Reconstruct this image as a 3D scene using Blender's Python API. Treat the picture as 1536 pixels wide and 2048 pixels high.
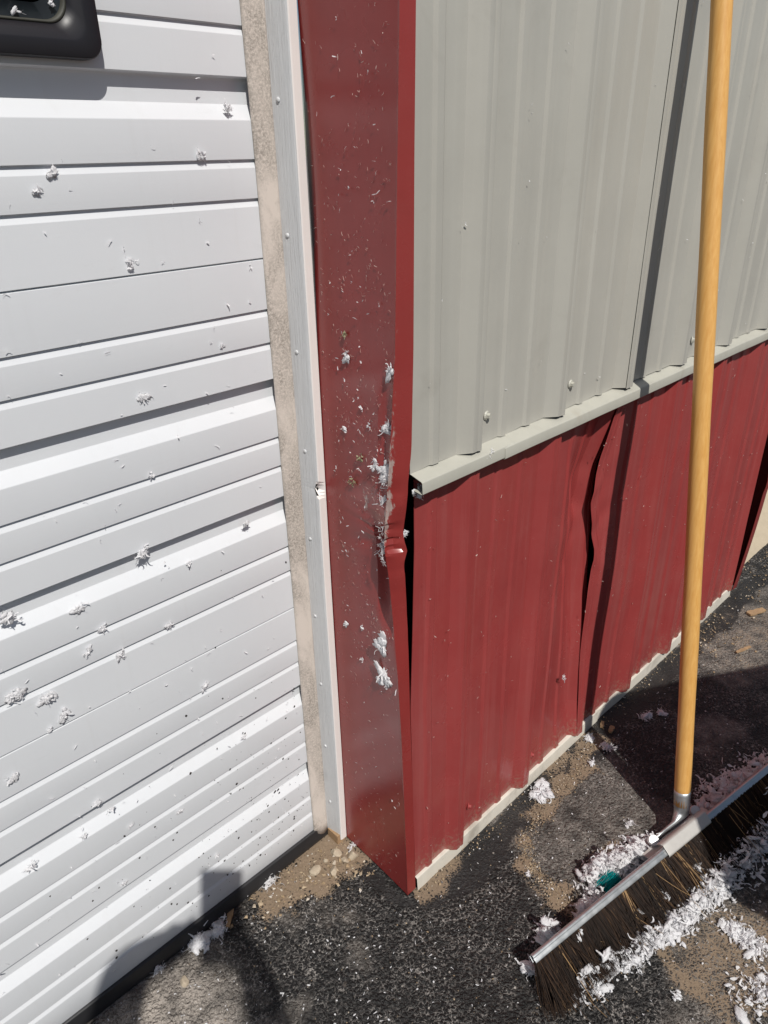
import bpy, bmesh, math, random
import numpy as np
from mathutils import Vector, Matrix

random.seed(7)
RNG = np.random.default_rng(11)
scene = bpy.context.scene
for o in list(bpy.data.objects):
    bpy.data.objects.remove(o)
COL = scene.collection
R = math.radians

# ------------------------------------------------------------------ camera
CAM = Vector((-0.6367, -0.6190, 1.25))
EX = Vector((0.7161, -0.6978, 0.0))          # filled below from the view axes
F_PX = 1442.69
fwd = Vector((0.61790, 0.64593, -0.44830))
# image axes in the world (right, up), from the vanishing points of the wall
_x = Vector((1672.0, 758.0, -F_PX)).normalized()
_z = -Vector((59.0, -2876.0, -F_PX)).normalized()
_y = _z.cross(_x)
CR = Vector((_x[0], _y[0], _z[0]))
CU = Vector((_x[1], _y[1], _z[1]))
CB = Vector((_x[2], _y[2], _z[2]))
cam_data = bpy.data.cameras.new("Camera")
cam = bpy.data.objects.new("Camera", cam_data)
COL.objects.link(cam)
M3 = Matrix((CR, CU, CB)).transposed()
cam.matrix_world = Matrix.Translation(CAM) @ M3.to_4x4()
cam_data.sensor_fit = 'VERTICAL'
cam_data.sensor_height = 24.0
cam_data.sensor_width = 18.0
cam_data.lens = F_PX / 2048.0 * 24.0
cam_data.clip_start = 0.02
cam_data.clip_end = 500.0
scene.camera = cam

# ------------------------------------------------------------------ sky, sun, exposure
SUN_DIR = Vector((0.247, 0.577, -0.779)).normalized()
world = bpy.data.worlds.new("World")
scene.world = world
world.use_nodes = True
wn = world.node_tree
wn.nodes.clear()
wo = wn.nodes.new("ShaderNodeOutputWorld")
wb = wn.nodes.new("ShaderNodeBackground")
ws = wn.nodes.new("ShaderNodeTexSky")
ws.sky_type = 'NISHITA'
ws.sun_disc = False
ws.sun_elevation = math.asin(-SUN_DIR.z)
ws.sun_rotation = math.atan2(-SUN_DIR.x, -SUN_DIR.y)
ws.altitude = 200.0
wb.inputs[1].default_value = 0.05
wn.links.new(ws.outputs[0], wb.inputs[0])
wn.links.new(wb.outputs[0], wo.inputs[0])
sun_data = bpy.data.lights.new("sun", 'SUN')
sun_data.energy = 4.0
sun_data.angle = R(0.6)
sun_data.color = (1.0, 0.965, 0.91)
sun = bpy.data.objects.new("sun", sun_data)
COL.objects.link(sun)
sun.rotation_euler = SUN_DIR.to_track_quat('-Z', 'Y').to_euler()
sun.location = (-2, -4, 6)
scene.view_settings.view_transform = 'Standard'
scene.view_settings.look = 'None'
scene.view_settings.exposure = 0.0
scene.view_settings.gamma = 1.0
scene.render.engine = 'CYCLES'


# ------------------------------------------------------------------ helpers
def ray(p):
    return CR * (p[0] - 768.0) - CU * (p[1] - 1024.0) - CB * F_PX


def onz(p, z=0.0):
    d = ray(p)
    return CAM + d * ((z - CAM.z) / d.z)


def ony(p, y=0.0):
    d = ray(p)
    return CAM + d * ((y - CAM.y) / d.y)


def onx(p, x=0.0):
    d = ray(p)
    return CAM + d * ((x - CAM.x) / d.x)


def tag(o, label=None, cat=None, group=None, kind=None):
    if label:
        o["label"] = label
    if cat:
        o["category"] = cat
    if group:
        o["group"] = group
    if kind:
        o["kind"] = kind
    return o


def empty(name, loc=(0, 0, 0)):
    o = bpy.data.objects.new(name, None)
    o.empty_display_size = 0.05
    o.location = loc
    COL.objects.link(o)
    return o


def link(name, me, mat=None, parent=None, smooth=False):
    o = bpy.data.objects.new(name, me)
    if mat:
        me.materials.append(mat)
    COL.objects.link(o)
    if parent:
        o.parent = parent
        o.matrix_parent_inverse = Matrix.Translation(-Vector(parent.location)) if parent.parent is None else Matrix()
    if smooth:
        me.polygons.foreach_set("use_smooth", [True] * len(me.polygons))
    return o


def mesh(name, verts, faces):
    me = bpy.data.meshes.new(name)
    me.from_pydata([tuple(v) for v in verts], [], faces)
    me.update()
    return me


def solid(o, t, offset=1.0):
    m = o.modifiers.new("thickness", 'SOLIDIFY')
    m.thickness = t
    m.offset = offset
    return o


def wnorm(o, crease=None):
    if crease:
        e_ = o.modifiers.new("creases", 'EDGE_SPLIT')
        e_.split_angle = R(crease)
        e_.use_edge_sharp = False
    m = o.modifiers.new("normals", 'WEIGHTED_NORMAL')
    m.keep_sharp = True
    return o


def bevel(o, w, seg=2):
    m = o.modifiers.new("bevel", 'BEVEL')
    m.width = w
    m.segments = seg
    m.limit_method = 'ANGLE'
    m.angle_limit = R(35)
    return o


def grid_mesh(name, P):
    """P: array (rows, cols, 3) -> quad sheet"""
    n, m, _ = P.shape
    idx = np.arange(n * m).reshape(n, m)
    f = np.stack([idx[:-1, :-1], idx[:-1, 1:], idx[1:, 1:], idx[1:, :-1]], -1).reshape(-1, 4)
    return mesh(name, P.reshape(-1, 3), f.tolist())


def box_mesh(name, x0, x1, y0, y1, z0, z1):
    v = [(x, y, z) for z in (z0, z1) for y in (y0, y1) for x in (x0, x1)]
    f = [(0, 2, 3, 1), (4, 5, 7, 6), (0, 1, 5, 4), (2, 6, 7, 3), (0, 4, 6, 2), (1, 3, 7, 5)]
    return mesh(name, v, f)


def tube_mesh(name, pts, radii, n=20, cap=True, squash=None):
    """tube along pts; squash: list of (scale_u, scale_v) per ring"""
    pts = [Vector(p) for p in pts]
    V, Fc = [], []
    up = Vector((0.13, 1, 0.21)).normalized()
    for i, p in enumerate(pts):
        a = pts[max(0, i - 1)]
        b = pts[min(len(pts) - 1, i + 1)]
        t = (b - a).normalized()
        u = (up - t * up.dot(t)).normalized()
        v = t.cross(u)
        su, sv = squash[i] if squash else (1, 1)
        for k in range(n):
            an = 2 * math.pi * k / n
            V.append(p + (u * math.cos(an) * su + v * math.sin(an) * sv) * radii[i])
    for i in range(len(pts) - 1):
        for k in range(n):
            k2 = (k + 1) % n
            Fc.append((i * n + k, i * n + k2, (i + 1) * n + k2, (i + 1) * n + k))
    if cap:
        Fc.append(tuple(range(n - 1, -1, -1)))
        Fc.append(tuple((len(pts) - 1) * n + k for k in range(n)))
    return mesh(name, V, Fc)


def interp(x, xs, ys):
    return np.interp(x, xs, ys)


def sm(x, a, b):
    t = np.clip((x - a) / (b - a), 0, 1)
    return t * t * (3 - 2 * t)


_perm = RNG.permutation(512)


def vnoise(x, y, s=1.0, seed=0):
    """value noise in numpy"""
    x = np.asarray(x, float) * s + seed * 17.3
    y = np.asarray(y, float) * s + seed * 9.1
    xi = np.floor(x).astype(int)
    yi = np.floor(y).astype(int)
    fx = x - xi
    fy = y - yi
    fx = fx * fx * (3 - 2 * fx)
    fy = fy * fy * (3 - 2 * fy)

    def h(i, j):
        return _perm[(_perm[i & 511] + j) & 511] / 511.0
    a = h(xi, yi) * (1 - fx) + h(xi + 1, yi) * fx
    b = h(xi, yi + 1) * (1 - fx) + h(xi + 1, yi + 1) * fx
    return a * (1 - fy) + b * fy


def fbm(x, y, s=1.0, octv=4, seed=0):
    r = 0
    a = 0.5
    for k in range(octv):
        r = r + a * vnoise(x, y, s * 2 ** k, seed + k)
        a *= 0.5
    return r / (1 - 0.5 ** octv)


# ------------------------------------------------------------------ materials
JS = SCR = None


class NT:
    def __init__(self, name):
        self.m = bpy.data.materials.new(name)
        self.m.use_nodes = True
        self.t = self.m.node_tree
        self.b = self.t.nodes["Principled BSDF"]
        self.out = self.t.nodes["Material Output"]

    def n(self, typ, **kw):
        nd = self.t.nodes.new(typ)
        for k, v in kw.items():
            setattr(nd, k, v)
        return nd

    def l(self, a, b):
        self.t.links.new(a, b)

    def pos(self, scale=(1, 1, 1), obj=False):
        if obj:
            g = self.n("ShaderNodeTexCoord").outputs["Object"]
        else:
            g = self.n("ShaderNodeNewGeometry").outputs["Position"]
        mp = self.n("ShaderNodeMapping")
        mp.inputs["Scale"].default_value = scale
        self.l(g, mp.inputs[0])
        return mp.outputs[0]

    def noise(self, vec, scale, detail=4, rough=0.6, dist=0.0):
        nd = self.n("ShaderNodeTexNoise")
        nd.inputs["Scale"].default_value = scale
        nd.inputs["Detail"].default_value = detail
        nd.inputs["Roughness"].default_value = rough
        nd.inputs["Distortion"].default_value = dist
        self.l(vec, nd.inputs["Vector"])
        return nd.outputs["Fac"]

    def ramp(self, fac, stops, interp='LINEAR'):
        r = self.n("ShaderNodeValToRGB")
        r.color_ramp.interpolation = interp
        el = r.color_ramp.elements
        while len(el) < len(stops):
            el.new(0.5)
        for e, (p, c) in zip(el, stops):
            e.position = p
            e.color = (c, c, c, 1) if isinstance(c, (int, float)) else (*c, 1)
        self.l(fac, r.inputs[0])
        return r.outputs[0]

    def mix(self, fac, a, b):
        mx = self.n("ShaderNodeMix", data_type='RGBA')
        for s, v in ((0, fac), (6, a), (7, b)):
            if isinstance(v, (int, float)):
                mx.inputs[s].default_value = v
            elif isinstance(v, tuple):
                mx.inputs[s].default_value = (*v, 1)
            else:
                self.l(v, mx.inputs[s])
        return mx.outputs[2]

    def math(self, op, a, b=None, clamp=False):
        m = self.n("ShaderNodeMath", operation=op, use_clamp=clamp)
        for i, v in enumerate((a, b)):
            if v is None:
                continue
            if isinstance(v, (int, float)):
                m.inputs[i].default_value = v
            else:
                self.l(v, m.inputs[i])
        return m.outputs[0]

    def bump(self, h, strength=0.3, dist=0.002, normal=None):
        b = self.n("ShaderNodeBump")
        b.inputs["Strength"].default_value = strength
        b.inputs["Distance"].default_value = dist
        self.l(h, b.inputs["Height"])
        if normal is not None:
            self.l(normal, b.inputs["Normal"])
        return b.outputs[0]

    def set(self, **kw):
        for k, v in kw.items():
            s = self.b.inputs[k.replace("_", " ")]
            if isinstance(v, (int, float)):
                s.default_value = v
            elif isinstance(v, tuple):
                s.default_value = (*v, 1)
            else:
                self.l(v, s)
        return self


def paint(name, col, rough=0.38, streak=0.10, dust=0.0, dustcol=(0.45, 0.38, 0.33), spec=0.5, bump=0.15, grime=None):
    t = NT(name)
    p = t.pos()
    n1 = t.noise(p, 6, 5)
    n2 = t.noise(t.pos((40, 40, 1.3)), 1.0, 3)
    v = t.math('ADD', t.math('MULTIPLY', n1, 0.6), t.math('MULTIPLY', n2, 0.4))
    dark = tuple(c * (1 - streak * 1.6) for c in col)
    lite = tuple(min(1, c * (1 + streak)) for c in col)
    c = t.mix(t.ramp(v, [(0.3, 0.0), (0.7, 1.0)]), dark, lite)
    fine = t.noise(p, 420, 3, 0.7)
    if dust > 0:
        dn = t.math('MULTIPLY', t.ramp(t.noise(p, 14, 5, 0.65), [(0.42, 0.0), (0.75, 1.0)]), t.ramp(fine, [(0.35, 0.2), (0.7, 1.0)]))
        c = t.mix(t.math('MULTIPLY', dn, dust), c, dustcol)
    if grime:
        gcol, lo, hi, amt = grime
        gn = t.ramp(t.noise(p, 9, 6, 0.7, 0.4), [(lo, 0.0), (hi, 1.0)])
        c = t.mix(t.math('MULTIPLY', gn, amt), c, gcol)
    r = t.math('ADD', rough - 0.08, t.math('MULTIPLY', n1, 0.16))
    h = t.math('ADD', t.math('MULTIPLY', fine, 0.3), t.math('MULTIPLY', t.noise(p, 25, 3), 1.0))
    t.set(Base_Color=c, Roughness=r, Specular_IOR_Level=spec, Normal=t.bump(h, bump, 0.0012))
    return t.m


def plain(name, col, rough=0.6, metal=0.0, spec=0.5, var=0.15, scale=40, bump=0.2, bd=0.001):
    t = NT(name)
    p = t.pos(obj=True)
    n = t.noise(p, scale, 5, 0.65)
    c = t.mix(n, tuple(x * (1 - var) for x in col), tuple(min(1, x * (1 + var)) for x in col))
    t.set(Base_Color=c, Roughness=rough, Metallic=metal, Specular_IOR_Level=spec, Normal=t.bump(n, bump, bd))
    return t.m


MAT = {}
MAT['grey'] = paint("grey_panel_paint", (0.435, 0.422, 0.378), 0.34, 0.06, grime=((0.30, 0.28, 0.24), 0.58, 0.8, 0.35))
MAT['grey_trim'] = paint("grey_trim_paint", (0.47, 0.46, 0.40), 0.42, 0.05, grime=((0.30, 0.24, 0.17), 0.55, 0.78, 0.5))
MAT['red'] = paint("red_panel_paint", (0.315, 0.050, 0.048), 0.26, 0.07, dust=0.06, grime=((0.16, 0.02, 0.02), 0.6, 0.8, 0.3))
def wear(m_, col, splash):
    t = NT.__new__(NT)
    t.m = m_
    t.t = m_.node_tree
    t.b = t.t.nodes["Principled BSDF"]
    old = t.b.inputs["Base Color"].links[0].from_socket
    sn = t.noise(t.pos((4.0, 1, 26)), 9, 4, 0.7, 1.4)
    hair = t.math('MULTIPLY', t.ramp(sn, [(0.67, 0.0), (0.70, 1.0)]), t.ramp(t.noise(t.pos(), 9, 3), [(0.45, 0.0), (0.62, 0.45)]))
    c = t.mix(hair, old, col)
    reflection_streak = t.ramp(t.noise(t.pos((55, 55, 1.6)), 1.0, 5, 0.65, 0.3), [(0.52, 0.0), (0.78, 0.30)])  # pale vertical streaks paint reflections into the red
    c = t.mix(reflection_streak, c, col)
    if splash:
        z = t.n("ShaderNodeSeparateXYZ")
        t.l(t.n("ShaderNodeNewGeometry").outputs["Position"], z.inputs[0])
        near_ = t.ramp(z.outputs[2], [(0.0, 1.0), (0.16, 0.0)])
        sp = t.ramp(t.math('ADD', t.math('MULTIPLY', near_, 0.30), t.math('MULTIPLY', t.noise(t.pos(), 130, 5, 0.8), 0.75)), [(0.56, 0.0), (0.66, 0.55)])
        c = t.mix(sp, c, (0.30, 0.20, 0.15))
    t.l(c, t.b.inputs["Base Color"])


wear(MAT['red'], (0.40, 0.14, 0.13), True)
MAT['red_trim'] = paint("red_trim_paint", (0.250, 0.034, 0.032), 0.28, 0.06, dust=0.05, grime=((0.18, 0.03, 0.025), 0.55, 0.8, 0.4))
def jamb_paint():
    m_ = paint("scraped_red_trim_paint", (0.262, 0.032, 0.029), 0.27, 0.08, dust=0.03, grime=((0.17, 0.025, 0.02), 0.55, 0.8, 0.35))
    t = NT.__new__(NT)
    t.m = m_
    t.t = m_.node_tree
    t.b = t.t.nodes["Principled BSDF"]
    old = t.b.inputs["Base Color"].links[0].from_socket
    sc = t.n("ShaderNodeAttribute", attribute_name="scrape").outputs["Fac"]
    p = t.pos((1, 1, 0.35))
    n1 = t.noise(p, 240, 5, 0.75, 0.8)
    bare = t.ramp(t.math('ADD', t.math('MULTIPLY', sc, 0.55), t.math('MULTIPLY', n1, 0.75)), [(0.74, 0.0), (0.82, 1.0)])
    c = t.mix(bare, old, t.mix(t.noise(p, 300, 2), (0.22, 0.12, 0.10), (0.48, 0.40, 0.37)))
    # fine hairline scratches and rub marks all over
    sn = t.noise(t.pos((1, 30, 3.5)), 26, 4, 0.7, 1.2)
    hair = t.math('MULTIPLY', t.ramp(sn, [(0.66, 0.0), (0.70, 1.0)]), t.ramp(t.noise(t.pos(), 11, 3), [(0.45, 0.0), (0.65, 0.5)]))
    c = t.mix(hair, c, (0.36, 0.16, 0.14))
    t.l(c, t.b.inputs["Base Color"])
    return m_


MAT['jamb'] = jamb_paint()
MAT['cream'] = paint("cream_base_paint", (0.66, 0.62, 0.54), 0.5, 0.08, grime=((0.25, 0.22, 0.18), 0.52, 0.75, 0.7))
MAT['void_shade'] = plain("void_shade_black", (0.012, 0.012, 0.012), 0.9)  # flat black standing in for shade in gaps and hollows
MAT['lit_edge'] = paint("lit_vinyl", (0.80, 0.76, 0.73), 0.45, 0.03)  # lit copy of the vinyl: sun on the front edge put into colour


def door_paint():
    t = NT("white_door_paint")
    p = t.pos()
    n = t.noise(p, 5, 5)
    c = t.mix(n, (0.66, 0.68, 0.705), (0.73, 0.745, 0.765))
    # faint scuffs and grime
    g = t.ramp(t.noise(t.pos((1, 1, 3)), 16, 6, 0.75, 0.6), [(0.62, 0.0), (0.82, 1.0)])
    c = t.mix(t.math('MULTIPLY', g, 0.22), c, (0.42, 0.42, 0.42))
    # drip streaks of dust running down
    s = t.ramp(t.noise(t.pos((60, 60, 2.2)), 1.0, 4, 0.6), [(0.58, 0.0), (0.85, 1.0)])
    c = t.mix(t.math('MULTIPLY', s, 0.10), c, (0.45, 0.42, 0.38))
    h = t.noise(t.pos((3, 3, 260)), 1, 2)
    h2 = t.noise(p, 500, 2)
    t.set(Base_Color=c, Roughness=0.36, Normal=t.bump(t.math('ADD', h, h2), 0.06, 0.0008))
    return t.m


MAT['door'] = door_paint()


def wood_grain_vinyl():
    t = NT("grey_woodgrain_vinyl")
    g = t.noise(t.pos((420, 420, 12)), 1.0, 5, 0.7, 0.4)
    n = t.noise(t.pos(), 20, 4)
    c = t.mix(n, (0.60, 0.61, 0.62), (0.69, 0.70, 0.705))
    c = t.mix(t.ramp(g, [(0.5, 0.0), (0.75, 0.6)]), c, (0.50, 0.50, 0.50))
    t.set(Base_Color=c, Roughness=0.5, Normal=t.bump(g, 0.9, 0.0016))
    return t.m


MAT['vinyl'] = wood_grain_vinyl()


def flap_mat():
    t = NT("dirty_beige_seal")
    p = t.pos()
    blot = t.noise(t.pos((1, 1, 0.55)), 15, 6, 0.65, 0.5)
    fine = t.noise(p, 330, 4, 0.8)
    m = t.math('MULTIPLY', t.ramp(blot, [(0.40, 0.0), (0.60, 1.0)]), t.ramp(fine, [(0.36, 0.0), (0.58, 1.0)]))
    c = t.mix(t.math('MULTIPLY', m, 0.75), (0.63, 0.56, 0.50), (0.20, 0.18, 0.155))
    t.set(Base_Color=c, Roughness=0.75, Specular_IOR_Level=0.25, Normal=t.bump(fine, 0.3, 0.001))
    return t.m


MAT['flap'] = flap_mat()
MAT['rubber'] = plain("black_rubber", (0.018, 0.018, 0.02), 0.45, bump=0.3)
MAT['frame_black'] = plain("black_window_frame", (0.012, 0.011, 0.014), 0.42, bump=0.1)
MAT['galv'] = None


def galvanized():
    t = NT("galvanized_steel")
    p = t.pos(obj=True)
    n = t.noise(p, 60, 4)
    s = t.noise(t.pos((8, 300, 300), obj=True), 1, 3)
    c = t.mix(n, (0.48, 0.51, 0.53), (0.66, 0.68, 0.69))
    d = t.ramp(t.noise(p, 35, 6, 0.7), [(0.55, 0.0), (0.75, 1.0)])
    c = t.mix(t.math('MULTIPLY', d, 0.45), c, (0.28, 0.25, 0.22))
    r = t.math('ADD', 0.30, t.math('MULTIPLY', n, 0.25))
    t.set(Base_Color=c, Metallic=0.85, Roughness=r, Normal=t.bump(s, 0.12, 0.0008))
    return t.m


MAT['galv'] = galvanized()
MAT['plate'] = plain("grey_painted_bracket", (0.55, 0.53, 0.50), 0.55, metal=0.35, var=0.12, scale=60)


def handle_wood():
    t = NT("varnished_yellow_wood")
    p = t.pos((260, 260, 4.0), obj=True)
    g = t.noise(p, 1.0, 5, 0.65, 0.3)
    w = t.noise(t.pos((1, 1, 0.5), obj=True), 9, 4)
    c = t.mix(t.ramp(g, [(0.35, 0.0), (0.65, 1.0)]), (0.645, 0.335, 0.09), (0.75, 0.44, 0.145))
    c = t.mix(t.math('MULTIPLY', w, 0.35), c, (0.72, 0.35, 0.08))
    mk = t.ramp(t.noise(t.pos((1, 1, 0.35), obj=True), 60, 5, 0.75, 0.5), [(0.60, 0.0), (0.74, 1.0)])
    c = t.mix(t.math('MULTIPLY', mk, 0.20), c, (0.22, 0.09, 0.03))
    t.set(Base_Color=c, Roughness=0.42, Specular_IOR_Level=0.45, Coat_Weight=0.25, Coat_Roughness=0.25,
          Normal=t.bump(g, 0.12, 0.0008))
    return t.m


MAT['wood'] = handle_wood()


def fluff_mat(name, c1, c2):
    t = NT(name)
    a = t.n("ShaderNodeAttribute", attribute_name="tint")
    c = t.mix(a.outputs["Fac"], c1, c2)
    t.set(Base_Color=c, Roughness=0.9, Specular_IOR_Level=0.1)
    tr = t.n("ShaderNodeBsdfTranslucent")
    t.l(c, tr.inputs[0])
    mx = t.n("ShaderNodeMixShader")
    mx.inputs[0].default_value = 0.42
    t.l(t.b.outputs[0], mx.inputs[1])
    t.l(tr.outputs[0], mx.inputs[2])
    t.l(mx.outputs[0], t.out.inputs[0])
    return t.m


MAT['fluff'] = fluff_mat("white_fluff", (0.93, 0.93, 0.945), (0.87, 0.86, 0.87))
MAT['fibre'] = fluff_mat("pale_fibre", (0.72, 0.62, 0.56), (0.50, 0.28, 0.25))
MAT['leaf'] = fluff_mat("dry_green_scrap", (0.36, 0.38, 0.22), (0.50, 0.46, 0.32))
MAT['teal'] = fluff_mat("turquoise_fibre", (0.0, 0.33, 0.33), (0.01, 0.16, 0.17))
MAT['specks'] = plain("dark_mud_specks", (0.035, 0.03, 0.028), 0.8)
MAT['stone'] = plain("pale_limestone", (0.42, 0.35, 0.26), 0.85, var=0.3, scale=90, bump=0.6, bd=0.003)
MAT['chip_wood'] = plain("splintered_wood", (0.34, 0.22, 0.12), 0.8, var=0.4, scale=120, bump=0.6, bd=0.002)


def gravel_mat():
    t = NT("loose_tan_grit")
    a = t.n("ShaderNodeAttribute", attribute_name="tint")
    c = t.ramp(a.outputs["Fac"], [(0.0, (0.10, 0.085, 0.07)), (0.45, (0.32, 0.23, 0.14)), (0.8, (0.45, 0.36, 0.25)), (1.0, (0.62, 0.57, 0.50))])
    t.set(Base_Color=c, Roughness=0.9, Specular_IOR_Level=0.2)
    return t.m


MAT['grit'] = gravel_mat()


def bristle_mat():
    t = NT("brown_bristle")
    a = t.n("ShaderNodeAttribute", attribute_name="tint")
    c = t.ramp(a.outputs["Fac"], [(0.0, (0.012, 0.008, 0.006)), (0.5, (0.020, 0.011, 0.007)), (0.8, (0.050, 0.027, 0.014)), (0.93, (0.15, 0.085, 0.04)), (1.0, (0.36, 0.23, 0.11))])
    t.set(Base_Color=c, Roughness=0.6, Specular_IOR_Level=0.12)
    return t.m


MAT['bristle'] = bristle_mat()


def ground_mat():
    t = NT("worn_sealed_asphalt")
    p = t.pos()
    dirt = t.n("ShaderNodeAttribute", attribute_name="dirt").outputs["Fac"]
    worn = t.n("ShaderNodeAttribute", attribute_name="worn").outputs["Fac"]
    tar = t.n("ShaderNodeAttribute", attribute_name="tar").outputs["Fac"]
    # warped coordinates so that the aggregate is irregular
    wz = t.n("ShaderNodeTexNoise")
    wz.inputs["Scale"].default_value = 110
    t.l(p, wz.inputs["Vector"])
    vm = t.n("ShaderNodeVectorMath", operation='MULTIPLY_ADD')
    t.l(wz.outputs["Color"], vm.inputs[0])
    vm.inputs[1].default_value = (0.013, 0.013, 0.013)
    t.l(p, vm.inputs[2])
    q = vm.outputs[0]
    v1 = t.n("ShaderNodeTexVoronoi", feature='DISTANCE_TO_EDGE')
    v1.inputs["Scale"].default_value = 150
    t.l(q, v1.inputs["Vector"])
    v2 = t.n("ShaderNodeTexVoronoi", feature='F1')
    v2.inputs["Scale"].default_value = 150
    t.l(q, v2.inputs["Vector"])
    v3 = t.n("ShaderNodeTexVoronoi", feature='F1')
    v3.inputs["Scale"].default_value = 310
    t.l(q, v3.inputs["Vector"])
    big = t.noise(p, 5.5, 5, 0.6)
    mid = t.noise(p, 28, 4, 0.6)
    fine = t.noise(p, 420, 4, 0.7)
    # dusty seams between the stones
    seam = t.ramp(v1.outputs["Distance"], [(0.0, 1.0), (0.14, 0.0)])
    patch = t.ramp(t.math('ADD', t.math('MULTIPLY', big, 0.45), t.math('MULTIPLY', mid, 0.55)), [(0.41, 0.03), (0.60, 1.0)])
    seam = t.math('MULTIPLY', seam, patch)
    seam = t.math('MULTIPLY', seam, t.ramp(t.noise(p, 150, 3, 0.7), [(0.44, 0.0), (0.60, 1.0)]))
    stone = t.mix(t.noise(p, 150, 3), (0.006, 0.0055, 0.0055), (0.021, 0.020, 0.0195))
    pick = t.ramp(v2.outputs["Color"], [(0.90, 0.0), (0.95, 1.0)])
    stone = t.mix(t.math('MULTIPLY', pick, 0.35), stone, (0.16, 0.13, 0.11))
    c = t.mix(t.math('MULTIPLY', seam, 0.9), stone, (0.40, 0.37, 0.34))
    # grey worn areas where the sealer is gone
    wm = t.math('MULTIPLY', worn, t.ramp(t.math('ADD', t.math('MULTIPLY', fine, 0.5), t.math('MULTIPLY', mid, 0.6)), [(0.40, 0.15), (0.62, 1.0)]), clamp=True)
    c = t.mix(wm, c, t.mix(fine, (0.23, 0.20, 0.17), (0.56, 0.50, 0.44)))
    # tan dirt: edge eaten by the aggregate
    hgt = v1.outputs["Distance"]
    dm = t.math('SUBTRACT', t.math('MULTIPLY', dirt, 1.55), t.math('MULTIPLY', hgt, 2.6))
    dm = t.math('ADD', dm, t.math('MULTIPLY', t.math('SUBTRACT', mid, 0.5), 1.2))
    dm = t.math('ADD', dm, t.math('MULTIPLY', t.math('SUBTRACT', fine, 0.5), 1.1))
    dm = t.ramp(dm, [(0.28, 0.0), (0.66, 1.0)])
    dcol = t.mix(t.noise(p, 260, 4, 0.8), (0.13, 0.092, 0.060), (0.33, 0.25, 0.175))
    c = t.mix(dm, c, dcol)
    tm = t.ramp(t.math('ADD', tar, t.math('MULTIPLY', t.math('SUBTRACT', mid, 0.5), 0.5)), [(0.4, 0.0), (0.55, 1.0)])
    tm = t.math('MULTIPLY', tm, t.math('SUBTRACT', 1.0, t.math('MULTIPLY', dm, 0.9)))
    c = t.mix(t.math('MULTIPLY', tm, 0.9), c, t.mix(fine, (0.010, 0.010, 0.010), (0.028, 0.026, 0.026)))
    # light mineral specks
    sp = t.n("ShaderNodeTexVoronoi", feature='F1')
    sp.inputs["Scale"].default_value = 75
    t.l(p, sp.inputs["Vector"])
    spk = t.math('MULTIPLY', t.ramp(sp.outputs["Distance"], [(0.10, 1.0), (0.16, 0.0)]), t.ramp(sp.outputs["Color"], [(0.80, 0.0), (0.84, 1.0)]))
    c = t.mix(t.math('MULTIPLY', spk, 0.8), c, (0.50, 0.46, 0.41))
    t.set(Base_Color=c, Specular_IOR_Level=0.35)
    t.set(Roughness=t.math('ADD', 0.55, t.math('MULTIPLY', dm, 0.35)))
    dome = t.ramp(v2.outputs["Distance"], [(0.0, 1.0), (0.75, 0.0)], 'EASE')
    h = t.math('ADD', dome, t.math('MULTIPLY', t.ramp(v3.outputs["Distance"], [(0.0, 1.0), (0.8, 0.0)]), 0.25))
    h = t.math('MULTIPLY', h, t.math('SUBTRACT', 1.0, t.math('MULTIPLY', dm, 0.85)))
    h = t.math('MULTIPLY', h, t.math('SUBTRACT', 1.0, t.math('MULTIPLY', tm, 0.55)))
    b1 = t.bump(h, 0.9, 0.0036)
    b2 = t.bump(t.math('ADD', fine, t.math('MULTIPLY', mid, 2.0)), 0.5, 0.0018, b1)
    t.set(Normal=b2)
    return t.m


MAT['ground'] = ground_mat()
MAT['concrete'] = plain("tan_concrete", (0.44, 0.37, 0.27), 0.85, var=0.18, scale=30, bump=0.4, bd=0.002)

# ------------------------------------------------------------------ ground
def seg_dist(X, Y, pts):
    d = np.full(X.shape, 9.0)
    for a, b in zip(pts[:-1], pts[1:]):
        ax, ay, bx, by = a[0], a[1], b[0], b[1]
        L = (bx - ax) ** 2 + (by - ay) ** 2
        t = np.clip(((X - ax) * (bx - ax) + (Y - ay) * (by - ay)) / L, 0, 1)
        d = np.minimum(d, np.hypot(X - ax - t * (bx - ax), Y - ay - t * (by - ay)))
    return d


def inside(X, Y, poly):
    r = np.zeros(X.shape, bool)
    n = len(poly)
    for i in range(n):
        x1, y1 = poly[i][0], poly[i][1]
        x2, y2 = poly[(i + 1) % n][0], poly[(i + 1) % n][1]
        c = ((y1 > Y) != (y2 > Y)) & (X < (x2 - x1) * (Y - y1) / (y2 - y1 + 1e-12) + x1)
        r ^= c
    return r


def gpts(px):
    return [tuple(onz(p)[:2]) for p in px]


def poly_soft(X, Y, poly, soft):
    d = seg_dist(X, Y, poly + poly[:1])
    s = np.where(inside(X, Y, poly), d, -d)
    return np.clip(0.5 + s / soft, 0, 1)


def axis(lo, hi, step, far):
    core = np.arange(lo, hi + step / 2, step)
    out = [hi + step]
    g = step * 1.6
    while out[-1] < far:
        out.append(out[-1] + g)
        g *= 1.6
    out2 = [lo - step]
    g = step * 1.6
    while out2[-1] > -far:
        out2.append(out2[-1] - g)
        g *= 1.6
    return np.concatenate([np.array(out2[::-1]), core, np.array(out)])


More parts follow.
